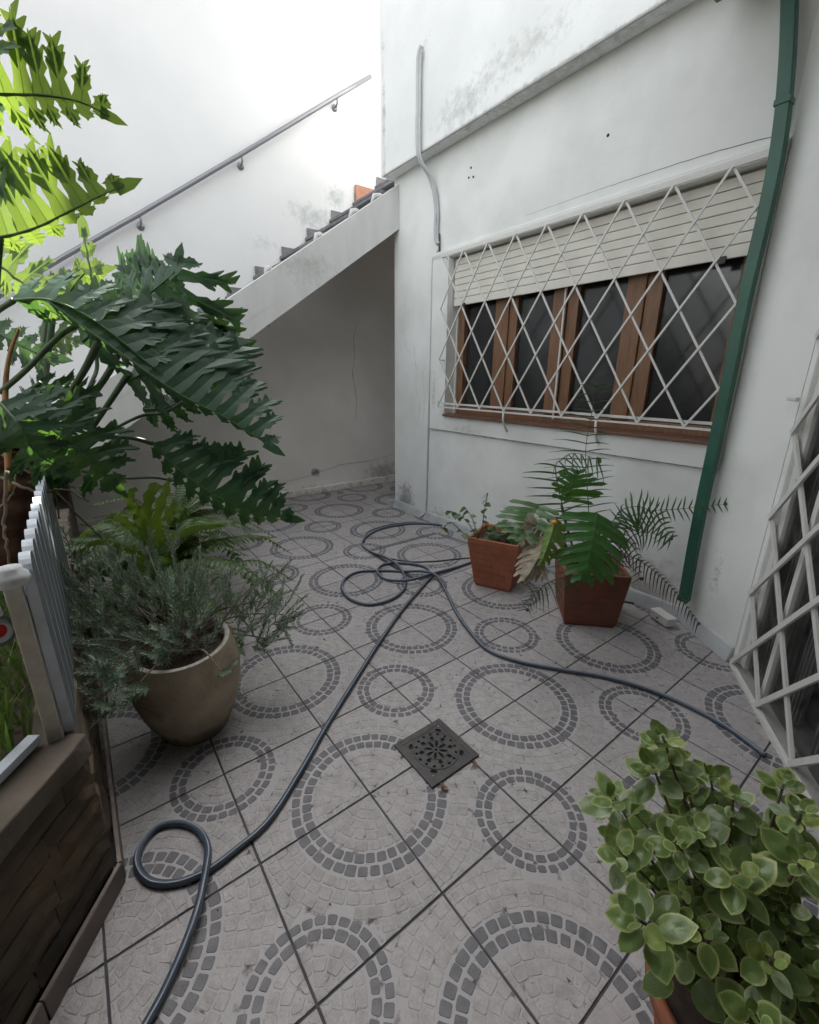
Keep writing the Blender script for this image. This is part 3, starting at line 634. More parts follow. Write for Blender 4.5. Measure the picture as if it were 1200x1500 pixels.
for i in range(N_):
    j = 0
    while j < N_:
        if grid[i][j]:
            j2 = j
            while j2 < N_ and grid[i][j2]: j2 += 1
            x_ = -.096+i*q; y_ = DC.y-.096
            ring_ = .0012 if False else 0
            b.add([(x_,y_+j*q,hz1),(x_+q,y_+j*q,hz1),(x_+q,y_+j2*q,hz1),(x_,y_+j2*q,hz1),(x_,y_+j*q,hz0),(x_+q,y_+j*q,hz0),(x_+q,y_+j2*q,hz0),(x_,y_+j2*q,hz0)], [(0,1,2,3),(0,4,5,1),(2,6,7,3),(1,5,6,2),(0,3,7,4)])
            j = j2
        else: j += 1
b.build('pierced_plate', M['iron'], dc)
b = MB()
for r_ in (.0475,.0925): b.tube([(DC.x+r_*math.cos(2*math.pi*k/40), DC.y+r_*math.sin(2*math.pi*k/40), .0087) for k in range(41)], .0018, 5)
b.build('ring', M['iron'], dc)
for sx in (-1,1): b = MB(); b.tube([(DC.x+sx*.088,DC.y-sx*.088,.0085),(DC.x+sx*.088,DC.y-sx*.088,.0105)], .0045, 8); b.build('screw', M['aluminium'], dc)

# dry leaves lying beside it
def dryleaf(p, s, rot, label):
    mb = MB(); n = 9; vs = []
    for k in range(n):
        a = 2*math.pi*k/n; r_ = s*(.6+.4*random.random()); vs.append((p[0]+r_*math.cos(a+rot), p[1]+r_*.6*math.sin(a+rot), .006+random.uniform(.004,.014)))
    vs.append((p[0],p[1],.006)); mb.add(vs, [(k,(k+1)%n,n) for k in range(n)]); 
    mb.tube([(p[0]-s*.9,p[1],.008),(p[0],p[1]-s*.2,.012),(p[0]+s*.3,p[1]-s*1.2,.006)], .0012, 4)
    tag(mb.build('dry_leaf', M['dryleaf']), label, 'leaf', 'dry leaves beside the drain')
dryleaf((0.148, 0.229), .022, .4, 'crumpled reddish dry leaf at the lower corner of the drain cover')
dryleaf((0.142, 0.39), .018, 1.4, 'small withered brown leaf at the right corner of the drain cover')

# flush inspection cover framed in aluminium
ic = thing('inspection_cover', 'rectangular tiled inspection cover with metal edging beneath the hose', 'inspection cover', (-1.6,1.6,0))
c4 = [Vector((*p,0)) for p in [(-1.955, 1.235), (-1.961, 1.994), (-1.266, 2.078), (-1.282, 1.226)]]
for k in range(4):
    a_, b_ = c4[k], c4[(k+1)%4]; t = (b_-a_).normalized()
    mb = MB(); mb.bar(a_+Vector((0,0,.004)), b_+Vector((0,0,.004)), .011, .008, (0,0,1)); mb.build('edging', M['aluminium'], ic)
    mb = MB(); nn = Vector((t.y,-t.x,0)); mb.bar(a_+Vector((0,0,.0025))-nn*.017, b_+Vector((0,0,.0025))-nn*.017, .018, .004, (0,0,1)); mb.build('joint', M['grout'], ic)

# hoses
def hose(name, pts, r, label, cat='hose', z0=None, group=None, m0='hose', m1='hosestripe', zs=None):
    k = smooth_path([(p[0],p[1],(zs[i] if zs else r)) for i, p in enumerate(pts)], 10)
    h = MB(); h.tube(k, r, 12); o = h.build(name, M[m0]); tag(o, label, cat, group)
    if m1:
        s_ = MB(); ph = .9
        s_.tube([p + Vector((0,0,r*.90)) + (k[min(i+1,len(k)-1)]-k[max(i-1,0)]).cross(Vector((0,0,1))).normalized()*r*.28 for i, p in enumerate(k)], r*.20, 5); s_.build('stripe', M[m1], o)
    return o
HP = [(0.202, -0.738), (0.166, -0.696), (0.11, -0.64), (0.039, -0.585), (-0.049, -0.544), (-0.129, -0.52), (-0.215, -0.529), (-0.279, -0.572), (-0.308, -0.635), (-0.272, -0.687), (-0.211, -0.703), (-0.136, -0.678), (-0.085, -0.614), (-0.068, -0.534), (-0.079, -0.452), (-0.112, -0.33), (-0.225, -0.17), (-0.378, 0.022), (-0.557, 0.263), (-0.753, 0.532), (-0.977, 0.864), (-1.173, 1.204), (-1.257, 1.339), (-1.42, 1.39), (-1.57, 1.297), (-1.635, 1.162), (-1.56, 1.048), (-1.402, 1.024), (-1.255, 1.129), (-1.239, 1.324), (-1.253, 1.618), (-1.263, 1.883)]
zz = [.013]*len(HP); 
for i_ in (3,4): zz[i_] = .036
for i_ in (2,5): zz[i_] = .024
for i_ in (28,29): zz[i_] = .036
hose('garden_hose', HP, .0108, 'long dark blue garden hose looping across the patio floor from the lower left', zs=zz)
HP2 = [(-1.88, 2.206), (-2.147, 2.153), (-2.328, 1.94), (-2.37, 1.632), (-2.264, 1.384), (-2.107, 1.244), (-1.909, 1.22), (-1.708, 1.225), (-1.518, 1.213), (-1.327, 1.145), (-1.182, 1.013), (-1.126, 0.859), (-1.161, 0.718), (-1.297, 0.657), (-1.461, 0.685), (-1.591, 0.784), (-1.637, 0.923), (-1.561, 1.068), (-1.445, 1.206), (-1.294, 1.288), (-1.171, 1.319), (-0.967, 1.238), (-0.724, 1.108), (-0.517, 1.025), (-0.341, 0.982), (-0.172, 1.037), (-0.002, 1.154), (0.154, 1.274), (0.318, 1.36), (0.486, 1.4), (0.652, 1.401), (0.811, 1.352)]
zz = [.012]*len(HP2)
for i_ in (7,8): zz[i_] = .034
for i_ in (19,20): zz[i_] = .045
hose('hose_coil', HP2, .0105, 'dark hose coiled near the clay pots and running right toward the grille', zs=zz)
HP3 = [(-1.751, 1.261), (-1.57, 1.367), (-1.448, 1.556), (-1.387, 1.712), (-1.293, 1.914)]
hose('cable', HP3, .006, 'thin dark cable with a coupling lying inside the metal floor edging', cat='cable', m0='cable', m1=None)
HP4 = [(-2.169, 1.303), (-2.381, 1.48), (-2.433, 1.758), (-2.339, 2.037), (-2.074, 2.182), (-1.819, 2.222)]
hose('cable', HP4, .007, 'dark cable lying along the back of the hose coil', cat='cable', m0='hose', m1=None)
HP5 = [(-0.246, 2.089), (-0.125, 2.174), (-0.007, 2.257), (0.059, 2.302)]
hose('cable', HP5, .006, 'black cable running from behind the palm pot to the junction box', cat='cable', m0='cable', m1=None)
HP6 = [(-0.26, 2.27), (-0.255, 2.384), (-0.106, 2.278), (-0.005, 2.352)]
hose('cable', HP6, .005, 'looped black cable against the wall behind the palm pot', cat='cable', m0='cable', m1=None, zs=[.08,.13,.03,.03])
# small stones / debris at the back
for (x_, y_), s_, lb in (((-4.002, 1.833),.05,'larger pale stone lying against the far wall under the stairs'),((-3.889, 1.992),.04,'flat stone lying on the floor under the stairs')):
    mb = MB(); mb.lathe([(0,0),(s_,0),(s_*1.05,s_*.25),(s_*.6,s_*.55),(0,s_*.6)],(x_,y_,0.002),9)
    mb.v = [(a+random.uniform(-.01,.01),c+random.uniform(-.01,.01),d) for a,c,d in mb.v]; tag(mb.build('stone', M['concrete']), lb, 'stone')
DEB = [(-0.985, 0.309), (-0.629, 1.195), (-1.121, 1.465), (-1.118, 1.373), (-2.888, 0.553), (-2.147, 1.483), (-2.372, 1.842), (0.07, 1.196), (-2.2, 1.116), (0.212, 1.3), (-1.787, 1.685), (0.86, 1.562), (0.733, 1.55)]
mb = MB()
for (x_, y_) in DEB + [(random.uniform(-3.5,.8), random.uniform(-.6,2.1)) for _ in range(160)]:
    s_ = random.uniform(.003,.008) if (x_,y_) not in DEB else random.uniform(.010,.018); a = random.random()*6
    mb.add([(x_+s_*math.cos(a+q_*2.1),y_+s_*math.sin(a+q_*2.1)*.6,.002+random.random()*.003) for q_ in range(3)]+[(x_,y_,.007)], [(0,1,3),(1,2,3),(2,0,3)])
tag(mb.build('leaf_litter', M['dryleaf']), 'scattered specks of dry leaf on the tiles', 'litter', kind='stuff')

# ================================================================ POTS
def square_pot(name, label, c, rot, w0, w1, h, mt, n=6, brick=True):
    t = thing(name, label, 'flower pot', (c[0],c[1],0)); mw = Matrix.Translation((c[0],c[1],0)) @ Matrix.Rotation(rot,4,'Z')
    b = MB(); th = .018
    def ring(wd, z): a = wd/2; return [mw @ Vector((x*a,y*a,z)) for x,y in ((-1,-1),(1,-1),(1,1),(-1,1))]
    rows = [(w0*.93,.0),(w0,.02),(w1*.985,h-.04),(w1,h-.038),(w1*1.01,h),(w1-th*2,h),(w0,h*.5)]
    vs = []
    for wd, z in rows: vs += ring(wd, z)
    k = len(rows)
    b.add(vs, [(i*4+j,i*4+(j+1)%4,(i+1)*4+(j+1)%4,(i+1)*4+j) for i in range(k-1) for j in range(4)] + [(3,2,1,0)], 0); b.build('pot', mt, t, .006)
    if brick:   # brick-relief courses on the four sides
        nr = 6
        for r_ in range(nr):
            z0 = .025+(h-.07)*r_/nr; z1 = .025+(h-.07)*(r_+1)/nr-.004
            for sd_ in range(4):
                rm = Matrix.Rotation(sd_*math.pi/2,4,'Z'); nb = 3
                for q in range(nb+1):
                    off = (r_%2)*.5
                    u0 = max(-1,(q-off)/nb*2-1); u1 = min(1,(q+1-off)/nb*2-1)
                    if u1-u0 < .1: continue
                    def wd(z): return (w0+(w1-w0)*(z-.02)/(h-.04))/2
                    mb = MB(); vs = []
                    for out in (-.004,random.uniform(.0018,.0034)):
                        for (u,z) in ((u0,z0),(u1,z0),(u1,z1),(u0,z1)):
                            ww = wd(z); uu = u*ww + (.002 if u == u0 else -.002)*(1 if abs(u) < 1 else .0); vs.append(mw @ rm @ Vector((uu, -ww-out, z)))
                    mb.add(vs, [(4,5,6,7),(0,1,5,4),(1,2,6,5),(2,3,7,6),(3,0,4,7)]); mb.build('brick', mt, t, .0015)
    b = MB(); a = w1/2-th; n_ = 8; vs = []
    for i in range(n_+1):
        for j in range(n_+1): vs.append(mw @ Vector((-a+2*a*i/n_,-a+2*a*j/n_,h-.045+random.uniform(-.008,.012))))
    b.add(vs, [(i*(n_+1)+j,(i+1)*(n_+1)+j,(i+1)*(n_+1)+j+1,i*(n_+1)+j+1) for i in range(n_) for j in range(n_)],0,True); b.build('soil', M['soil'], t)
    return t
POT1 = Vector((-.90,1.675,0)); POT2 = Vector((-.255,1.775,0))
square_pot('clay_pot', 'smaller terracotta pot with brick relief holding a leafy ivy beside the hose coil', POT1, R(24), .26, .36, .38, M['clay'])
square_pot('clay_pot', 'larger square terracotta pot holding the palm and split leaf plant', POT2, R(44), .30, .365, .36, M['clay2'])
# stoneware jar
jr = thing('stoneware_jar', 'big round beige stoneware jar pot holding the lavender', 'plant pot', (-.72,-.42,0))
JC = Vector((-.735,-.42,0)); tilt = Matrix.Translation(JC) @ Matrix.Rotation(R(4),4,(.5,.8,0))
prof = [(0,.002),(.115,.0),(.128,.01),(.150,.06),(.182,.14),(.203,.23),(.208,.30),(.200,.37),(.186,.415),(.182,.430),(.172,.434),(.163,.428),(.160,.40),(.165,.36)]
b = MB(); b.lathe(prof[:10], (0,0,0), 56); b.v = [tuple(tilt @ Vector(v)) for v in b.v]; b.build('body', M['stoneware'], jr)
b = MB(); b.lathe(prof[9:], (0,0,0), 56); b.v = [tuple(tilt @ Vector(v)) for v in b.v]; b.build('rim', M['stonerim'], jr)
b = MB(); b.lathe([(.168,.37),(.12,.385),(.06,.375),(0,.38)], (0,0,0), 24); b.v = [tuple(tilt @ Vector(v) + Vector((0,0,random.uniform(-.006,.006)))) for v in b.v]; b.build('soil', M['soil'], jr)
# right foreground pot
PR = Vector((1.012,.235,0)); rp = thing('clay_pot', 'terracotta pot mostly hidden under the round leaved plant at the lower right', 'flower pot', PR)
b = MB(); b.lathe([(0,0),(.100,0),(.110,.02),(.140,.21),(.143,.215),(.157,.215),(.160,.265),(.146,.265),(.138,.2)], PR, 48); b.build('pot', M['clay'], rp)
b = MB(); b.lathe([(.140,.235),(.08,.24),(0,.24)], PR, 20); b.build('soil', M['soil'], rp)

# ================================================================ PLANTS
def pinnate(mb, mid, sideA, sideB, wA, wB, n, fuse=.25, sweep=30, jag=.35, prof=None, droop=.15, sin_w=.55, max_w=.9, taper=3.0, sub=0, mi=0, rnd=random, rib=.003, st_=7, tipl=1.0, rib_mi=1, curve=0.0):
    """leaf blade cut into lobes: mid = midrib points, sideA/B = directions of the two halves"""
    k = smooth_path(mid, 12); cum = [0]
    for i in range(1, len(k)): cum.append(cum[-1] + (k[i]-k[i-1]).length)
    Lm = cum[-1]
    def at(t):
        d = t*Lm
        for i in range(1, len(k)):
            if cum[i] >= d:
                f = (d-cum[i-1])/max(1e-9,cum[i]-cum[i-1]); return k[i-1].lerp(k[i], f), (k[i]-k[i-1]).normalized()
        return k[-1], (k[-1]-k[-2]).normalized()
    prof = prof or (lambda t: math.sin(math.pi*min(1,(t*.86+.14)))**.7)
    sp = Lm/n
    for side, wid in ((sideA, wA), (sideB, wB)):
        side = Vector(side)
        for i in range(n):
            t = (i+.5)/n; p, tan = at(t); s_ = (side - tan*side.dot(tan)).normalized()
            swp = R(sweep*(.35+1.1*t)+rnd.uniform(-6,6)); d = (s_*math.cos(swp)+tan*math.sin(swp)).normalized()
            nrm = s_.cross(tan).normalized(); 
            if nrm.z < 0: nrm = -nrm
            L_ = wid*prof(t)*rnd.uniform(.85,1.12)
            if L_ < .004: continue
            h0 = sp*.52; e = tan; tw = rnd.uniform(-.25,.25); vs = []; ph = rnd.random()*6; dj = rnd.uniform(-.5,.5)
            for q in range(st_+1):
                s = q/st_
                if fuse > 0 and s <= fuse: hw_ = h0*(1.0 if s < fuse*.7 else .8)
                else:
                    u = (s-fuse)/(1-fuse); env = sin_w+(max_w-sin_w)*math.sin(math.pi*min(1,u*1.15))**1.0
                    hw_ = h0*env*(1-u**taper)
                    if q == st_: hw_ = h0*.04
                ja = 1+(jag*(1 if (q % 2) else -.6)*rnd.uniform(.5,1.2) if fuse < s < .97 else 0); jb = 1+(jag*(-.6 if (q % 2) else 1)*rnd.uniform(.5,1.2) if fuse < s < .97 else 0)
                c = p + d*(L_*s) + e*(curve*L_*s*s) - nrm*(droop*L_*s*s) + Vector((0,0,-droop*.5*L_*s*s))
                wv = (e*math.cos(tw*s)+nrm*math.sin(tw*s))
                fold = nrm*(.10*hw_)
                vs += [c - wv*hw_*ja + fold, c - nrm*(.04*hw_), c + wv*hw_*jb + fold]
            fs = []
            for q in range(st_): a = q*3; fs += [(a,a+1,a+4,a+3),(a+1,a+2,a+5,a+4)]
            mb.add(vs, fs, mi, False)
            if sub and L_ > .05:
                for sgn in (-1, 1):
                    for ss in ((.50,.70,.86) if sgn > 0 else (.42,.62,.80)):
                        ss += rnd.uniform(-.05,.05); ln = L_*sub*rnd.uniform(.7,1.25)*(1.25-ss*.55)
                        cp = lambda q_: p + d*(L_*q_) + e*(curve*L_*q_*q_) - nrm*(droop*L_*q_*q_) + Vector((0,0,-droop*.5*L_*q_*q_))
                        wv = (e*math.cos(tw*ss)+nrm*math.sin(tw*ss))*sgn; u_ = d*(.80+rnd.uniform(-.1,.15)) + wv*.70 + nrm*rnd.uniform(-.25,.1)
                        b0 = cp(ss-.11); b1 = cp(ss+.13); b2 = cp(ss) + u_*ln*.80 + d*ln*.19; b3 = cp(ss) + u_*ln*.76 - d*ln*.20; tp = cp(ss) + u_*ln*.98 + d*ln*.02
                        mb.add([b0+wv*h0*.15, b1+wv*h0*.1, b2, b3, tp], [(0,1,2,3),(3,2,4)] if sgn > 0 else [(3,2,1,0),(4,2,3)], mi)
            if rib > .0015 and L_ > .05: 
                mb.add([p+nrm*.0006, p+e*.0022+nrm*.0012, p+d*(L_*.75)+e*(curve*L_*.56) - nrm*(droop*L_*.56-.0012)+Vector((0,0,-droop*.5*L_*.56))], [(0,1,2)], rib_mi)
    # terminal lobe
    p, tan = at(1.0); s_ = (Vector(sideA)-tan*Vector(sideA).dot(tan)).normalized(); L_ = sp*1.1*tipl
    mb.add([p-tan*sp*.5-s_*sp*.35, p-tan*sp*.5+s_*sp*.35, p+tan*L_*.35+s_*sp*.3, p+tan*L_*.35-s_*sp*.3, p+tan*L_], [(0,1,2,3),(3,2,4)], mi)
    if rib > 0: mb.tube(k, [rib*(1-.75*i/len(k)) for i in range(len(k))], 6, rib_mi)

VV = lambda r, u, f: RIGHT*r + UP*u + FWD*f
# --- philodendron
ph = thing('philodendron', 'huge philodendron with deeply cut leaves reaching over the picket fence', 'plant', (-1.7,-1.2,.45))
def philo(mid, a, b_, wa, wb, n, mt='philo', sweep=14, droop=.12, jag=.38, rib=.006, petiole=None, pr=.009, label=None, fuse=.28):
    mb = MB(); pinnate(mb, mid, VV(*a), VV(*b_), wa, wb, n, fuse=fuse, sweep=sweep, jag=jag*.6, droop=droop, sin_w=.55, max_w=1.05, rib=rib, st_=9, sub=.30, taper=2.2)
    o = mb.build('leaf', [M[mt], M['philorib']], ph)
    if label: o['label'] = label
    if petiole:
        pb = MB(); kk = smooth_path(petiole, 8); pb.tube(kk, [pr*(1.25-.5*i/len(kk)) for i in range(len(kk))], 8); pb.build('petiole', M['petiole'], ph)
philo([(-1.36, -0.626, 1.731), (-1.232, -0.455, 1.566), (-1.13, -0.244, 1.376), (-1.085, -0.069, 1.264), (-1.023, 0.112, 1.121)], (0.12, 0.92, 0.3), (-0.1, -0.35, 0.9), 0.44, 0.07, 14, pr=0.013, sweep=12, petiole=[(-1.287, -0.485, 1.581), (-1.397, -0.546, 1.473), (-1.481, -0.661, 1.298), (-1.554, -0.81, 1.024)])
philo([(-1.442, -0.735, 1.73), (-1.351, -0.615, 1.731), (-1.264, -0.485, 1.657), (-1.182, -0.336, 1.501), (-1.159, -0.26, 1.419)], (0.15, 0.9, 0.35), (0.2, -0.2, 0.9), 0.22, 0.16, 8, sweep=14, petiole=[(-1.442, -0.735, 1.73), (-1.554, -0.847, 1.629), (-1.649, -0.968, 1.299)])
philo([(-1.7, -0.382, 1.56), (-1.592, -0.254, 1.703), (-1.501, -0.143, 1.855), (-1.512, -0.086, 1.996)], (0.85, 0.1, 0.2), (-0.85, 0.3, 0.2), 0.44, 0.4, 9, sweep=12, pr=0.014, petiole=[(-1.7, -0.382, 1.56), (-1.714, -0.477, 1.412), (-1.657, -0.718, 1.129), (-1.631, -0.845, 0.983)])
philo([(-1.703, -0.375, 1.412), (-1.553, -0.212, 1.512), (-1.474, -0.057, 1.612), (-1.36, 0.094, 1.614)], (0.55, 0.75, 0.2), (0.5, -0.8, 0.2), 0.34, 0.22, 8, sweep=11, pr=0.013, petiole=[(-1.705, -0.352, 1.462), (-1.669, -0.467, 1.313), (-1.656, -0.684, 1.026)])
philo([(-1.565, -0.533, 1.593), (-1.491, -0.374, 1.714), (-1.398, -0.235, 1.816), (-1.324, -0.155, 1.884)], (0.2, 0.9, 0.1), (0.75, -0.6, 0.2), 0.26, 0.34, 8, sweep=12)
philo([(-1.312, -0.345, 1.14), (-1.237, -0.259, 1.012), (-1.153, -0.14, 0.894), (-1.102, 0.014, 0.793), (-1.065, 0.204, 0.73)], (0.5, 0.8, 0.2), (-0.3, -0.75, 0.5), 0.27, 0.1, 11, sweep=12, petiole=[(-1.312, -0.345, 1.14), (-1.347, -0.459, 1.176), (-1.471, -0.639, 1.145), (-1.543, -0.779, 1.054)])
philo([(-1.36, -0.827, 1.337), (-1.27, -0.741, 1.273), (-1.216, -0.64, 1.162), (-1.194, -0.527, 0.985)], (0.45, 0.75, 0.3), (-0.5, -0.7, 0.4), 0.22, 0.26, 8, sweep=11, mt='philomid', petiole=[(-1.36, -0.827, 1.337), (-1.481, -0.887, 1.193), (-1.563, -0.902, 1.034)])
philo([(-1.424, -0.757, 1.131), (-1.449, -0.746, 1.216), (-1.481, -0.731, 1.329), (-1.502, -0.708, 1.429)], (0.9, 0.2, 0.2), (-0.9, 0.2, 0.2), 0.26, 0.16, 7, sweep=35)
philo([(-1.169, -0.83, 1.347), (-1.103, -0.785, 1.264), (-1.117, -0.764, 1.172), (-1.155, -0.689, 1.078)], (0.5, 0.7, 0.3), (-0.4, -0.8, 0.3), 0.16, 0.16, 7)
philo([(-1.794, -0.31, 1.267), (-1.708, -0.187, 1.286), (-1.595, -0.077, 1.378)], (0.4, 0.9, 0.2), (0.4, -0.9, 0.2), 0.12, 0.14, 5, pr=0.008, petiole=[(-1.435, -0.149, 1.333), (-1.606, -0.24, 1.258), (-1.678, -0.343, 1.24), (-1.649, -0.524, 1.149), (-1.605, -0.714, 1.004)])
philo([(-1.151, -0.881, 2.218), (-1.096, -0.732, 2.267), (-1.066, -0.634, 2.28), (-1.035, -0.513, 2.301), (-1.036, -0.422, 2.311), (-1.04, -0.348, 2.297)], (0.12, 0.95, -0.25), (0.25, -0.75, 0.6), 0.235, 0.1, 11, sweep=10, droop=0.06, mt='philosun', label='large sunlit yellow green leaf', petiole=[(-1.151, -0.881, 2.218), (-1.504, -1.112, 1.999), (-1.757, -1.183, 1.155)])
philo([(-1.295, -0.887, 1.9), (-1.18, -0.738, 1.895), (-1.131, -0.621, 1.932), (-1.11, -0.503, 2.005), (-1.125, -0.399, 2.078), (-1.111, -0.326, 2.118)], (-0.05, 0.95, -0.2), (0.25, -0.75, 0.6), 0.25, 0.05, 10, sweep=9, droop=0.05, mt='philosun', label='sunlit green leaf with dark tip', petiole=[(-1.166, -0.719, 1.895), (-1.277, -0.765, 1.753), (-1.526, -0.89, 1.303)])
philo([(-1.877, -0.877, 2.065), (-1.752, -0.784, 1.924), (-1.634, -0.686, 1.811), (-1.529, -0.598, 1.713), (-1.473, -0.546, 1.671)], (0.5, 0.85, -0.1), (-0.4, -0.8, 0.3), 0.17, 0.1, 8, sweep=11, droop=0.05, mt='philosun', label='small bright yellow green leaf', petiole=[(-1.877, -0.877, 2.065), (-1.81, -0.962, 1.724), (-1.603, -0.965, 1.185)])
philo([(-1.826, -0.637, 1.725), (-1.79, -0.541, 1.82), (-1.764, -0.459, 1.914), (-1.718, -0.391, 1.931)], (-0.5, 0.85, 0), (0.6, -0.7, 0.3), 0.14, 0.12, 5, sweep=25, droop=0.05, mt='philosun', label='bright leaf tuft behind the dark leaves', pr=0.013, petiole=[(-1.826, -0.637, 1.725), (-1.763, -0.714, 1.411), (-1.602, -0.807, 0.983)])
philo([(-1.579, -0.446, 1.803), (-1.636, -0.444, 1.952), (-1.684, -0.439, 2.086)], (0.9, 0.3, 0), (-0.9, 0.3, 0), 0.06, 0.05, 4, sweep=40, mt='philosun')
philo([(-1.008, -0.633, 2.336), (-1.047, -0.655, 2.394), (-1.104, -0.69, 2.471)], (0.9, 0.5, 0), (-0.9, 0.3, 0), 0.12, 0.1, 4, sweep=12, mt='philosun')
philo([(-1.334, -0.714, 2.338), (-1.283, -0.65, 2.334), (-1.245, -0.599, 2.335)], (0.1, 0.9, 0), (0.1, -0.9, 0), 0.03, 0.03, 4)
philo([(-1.724, -0.878, 1.668), (-1.613, -0.775, 1.584), (-1.527, -0.69, 1.528), (-1.479, -0.633, 1.514)], (0.4, 0.85, 0), (0.2, -0.9, 0.3), 0.1, 0.1, 6)
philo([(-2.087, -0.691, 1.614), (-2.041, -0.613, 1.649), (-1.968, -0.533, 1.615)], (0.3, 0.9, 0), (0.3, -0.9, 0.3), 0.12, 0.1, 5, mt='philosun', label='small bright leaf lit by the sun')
b = MB(); b.tube(smooth_path([(-1.512, -0.554, 1.756), (-1.419, -0.475, 1.672), (-1.377, -0.433, 1.644)], 8), 0.006, 8); b.build('petiole', M['petiole'], ph)
b = MB(); b.tube(smooth_path([(-1.456, -0.848, 1.374), (-1.412, -0.741, 1.469), (-1.428, -0.604, 1.609), (-1.437, -0.499, 1.671)], 8), 0.011, 8); b.build('petiole', M['petiole'], ph)
b = MB(); b.tube(smooth_path([(-1.494, -0.776, 0.935), (-1.625, -0.66, 1.161), (-1.684, -0.54, 1.38), (-1.748, -0.487, 1.477), (-1.776, -0.475, 1.576)], 8), 0.009, 8); b.build('petiole', M['petiole'], ph)
b = MB(); b.tube(smooth_path([(-1.429, -0.19, 0.898), (-1.546, -0.327, 0.931), (-1.537, -0.477, 0.952), (-1.546, -0.636, 1.005)], 8), 0.007, 8); b.build('petiole', M['petiole'], ph)
b = MB(); b.tube(smooth_path([(-1.301, -0.847, 1.315), (-1.402, -0.783, 1.362), (-1.365, -0.706, 1.416)], 8), 0.008, 8); b.build('petiole', M['petiole'], ph)
b = MB(); b.tube(smooth_path([(-1.541, -0.838, 0.934), (-1.669, -0.739, 1.289), (-1.779, -0.671, 1.537), (-1.822, -0.599, 1.788)], 8), 0.015, 8); b.build('petiole', M['petiole'], ph)
# trunk, aerial roots
k = smooth_path([(-1.788, -1.068, 0.781), (-1.649, -0.935, 1.023), (-1.585, -0.857, 1.179), (-1.573, -0.782, 1.297)], 8)
b = MB(); b.tube(k, [.075,.074,.072,.07]*8+[.06]*(len(k)-32) if len(k) > 32 else [.07]*len(k), 14); b.build('trunk', M['redbark'], ph)
for r_ in [[(-1.306, -0.9, 1.055), (-1.248, -0.841, 1.019), (-1.23, -0.783, 0.986), (-1.199, -0.704, 0.992), (-1.189, -0.634, 0.933)], [(-1.464, -0.899, 1.124), (-1.377, -0.819, 1.055), (-1.331, -0.773, 1.028), (-1.299, -0.708, 0.904), (-1.291, -0.614, 0.728)], [(-0.96, -0.839, 1.129), (-0.926, -0.874, 0.972), (-0.898, -0.883, 0.882), (-0.865, -0.896, 0.771)], [(-1.41, -0.767, 1.074), (-1.372, -0.746, 1.017), (-1.36, -0.673, 0.96)], [(-1.342, -0.93, 0.917), (-1.325, -0.873, 0.985), (-1.408, -0.861, 1.055)], [(-1.413, -0.879, 1.2), (-1.335, -0.797, 1.16), (-1.324, -0.75, 1.056), (-1.306, -0.746, 0.847)]]:
    k = smooth_path(r_, 8); b = MB(); b.tube([p+Vector((random.uniform(-.004,.004),random.uniform(-.004,.004),random.uniform(-.004,.004))) for p in k], [.0065*(1-.5*i/len(k)) for i in range(len(k))], 6); b.build('aerial_root', M['root'], ph)
k = smooth_path([(-1.437, -1.049, 0.422), (-1.492, -0.972, 0.713), (-1.537, -0.928, 0.917), (-1.596, -0.916, 1.092)], 8); b = MB(); b.tube(k, [.13+.012*math.sin(i*1.9) for i in range(len(k))], 16); b.v = [(x+random.uniform(-.01,.01),y+random.uniform(-.01,.01),z) for x,y,z in b.v]; b.build('trunk', M['redbark'], ph)
k = smooth_path([(-1.333, -0.884, 0.985), (-1.426, -0.842, 1.307), (-1.466, -0.799, 1.496), (-1.473, -0.739, 1.63)], 8); b = MB(); b.tube(k, [.012*(1-.8*i/len(k))+.002 for i in range(len(k))], 6); o = b.build('stalk', M['philobrown'], ph); o['label'] = 'withered orange brown stalk'

# --- ferns in dark pots behind the lavender
def fern(name, label, c, zc, nf, Ln, mt, az0, az1, seed, wl=.055, npin=26):
    rnd = random.Random(seed); t = thing(name, label, 'fern', (c[0],c[1],0))
    for k in range(nf):
        az = R(rnd.uniform(az0, az1)); el = R(rnd.uniform(18,80)); L_ = Ln*rnd.uniform(.65,1.1); d = Vector((math.cos(az),math.sin(az),0))
        p0_ = Vector((c[0],c[1],zc))+d*.02; pts = []
        for q in range(6):
            s = q/5; pts.append(p0_ + d*(L_*math.cos(el)*s + L_*.25*s*s) + Vector((0,0,L_*(math.sin(el)*s - (.55+.2*rnd.random())*s*s))))
        side = d.cross(Vector((0,0,1))).normalized(); mb = MB()
        pinnate(mb, pts, side, -side, wl*L_/.5, wl*L_/.5, npin, fuse=.0, sweep=18, jag=.0, droop=.25, sin_w=.75, max_w=.85, rib=.0022, st_=3, prof=lambda t_: min(1,t_*5+.3)*(1-t_)**.55+.05, rnd=rnd)
        mb.build('frond', [M[mt], M['petiole']], t)
    return t
for nm, lb, c in (('fern_pot','dark clay pot under the nearer fern behind the lavender',(-1.75,-.36)),('fern_pot','dark clay pot under the farther fern near the stair wall',(-2.55,-.15))):
    t = thing(nm, lb, 'plant pot', (c[0],c[1],0)); b = MB(); b.lathe([(0,0),(.12,0),(.17,.30),(.185,.31),(.185,.36),(.165,.36),(.16,.31),(0,.31)], (c[0],c[1],0), 28); b.build('pot', M['clay2'], t)
fern('fern', 'nearer green fern rising behind the lavender under the philodendron', (-1.75,-.36), .34, 50, .78, 'fern', 0, 360, 5, wl=.07)
fern('fern', 'farther darker fern whose fronds arch toward the stair wall', (-2.55,-.15), .34, 40, .74, 'fern', 0, 360, 8)
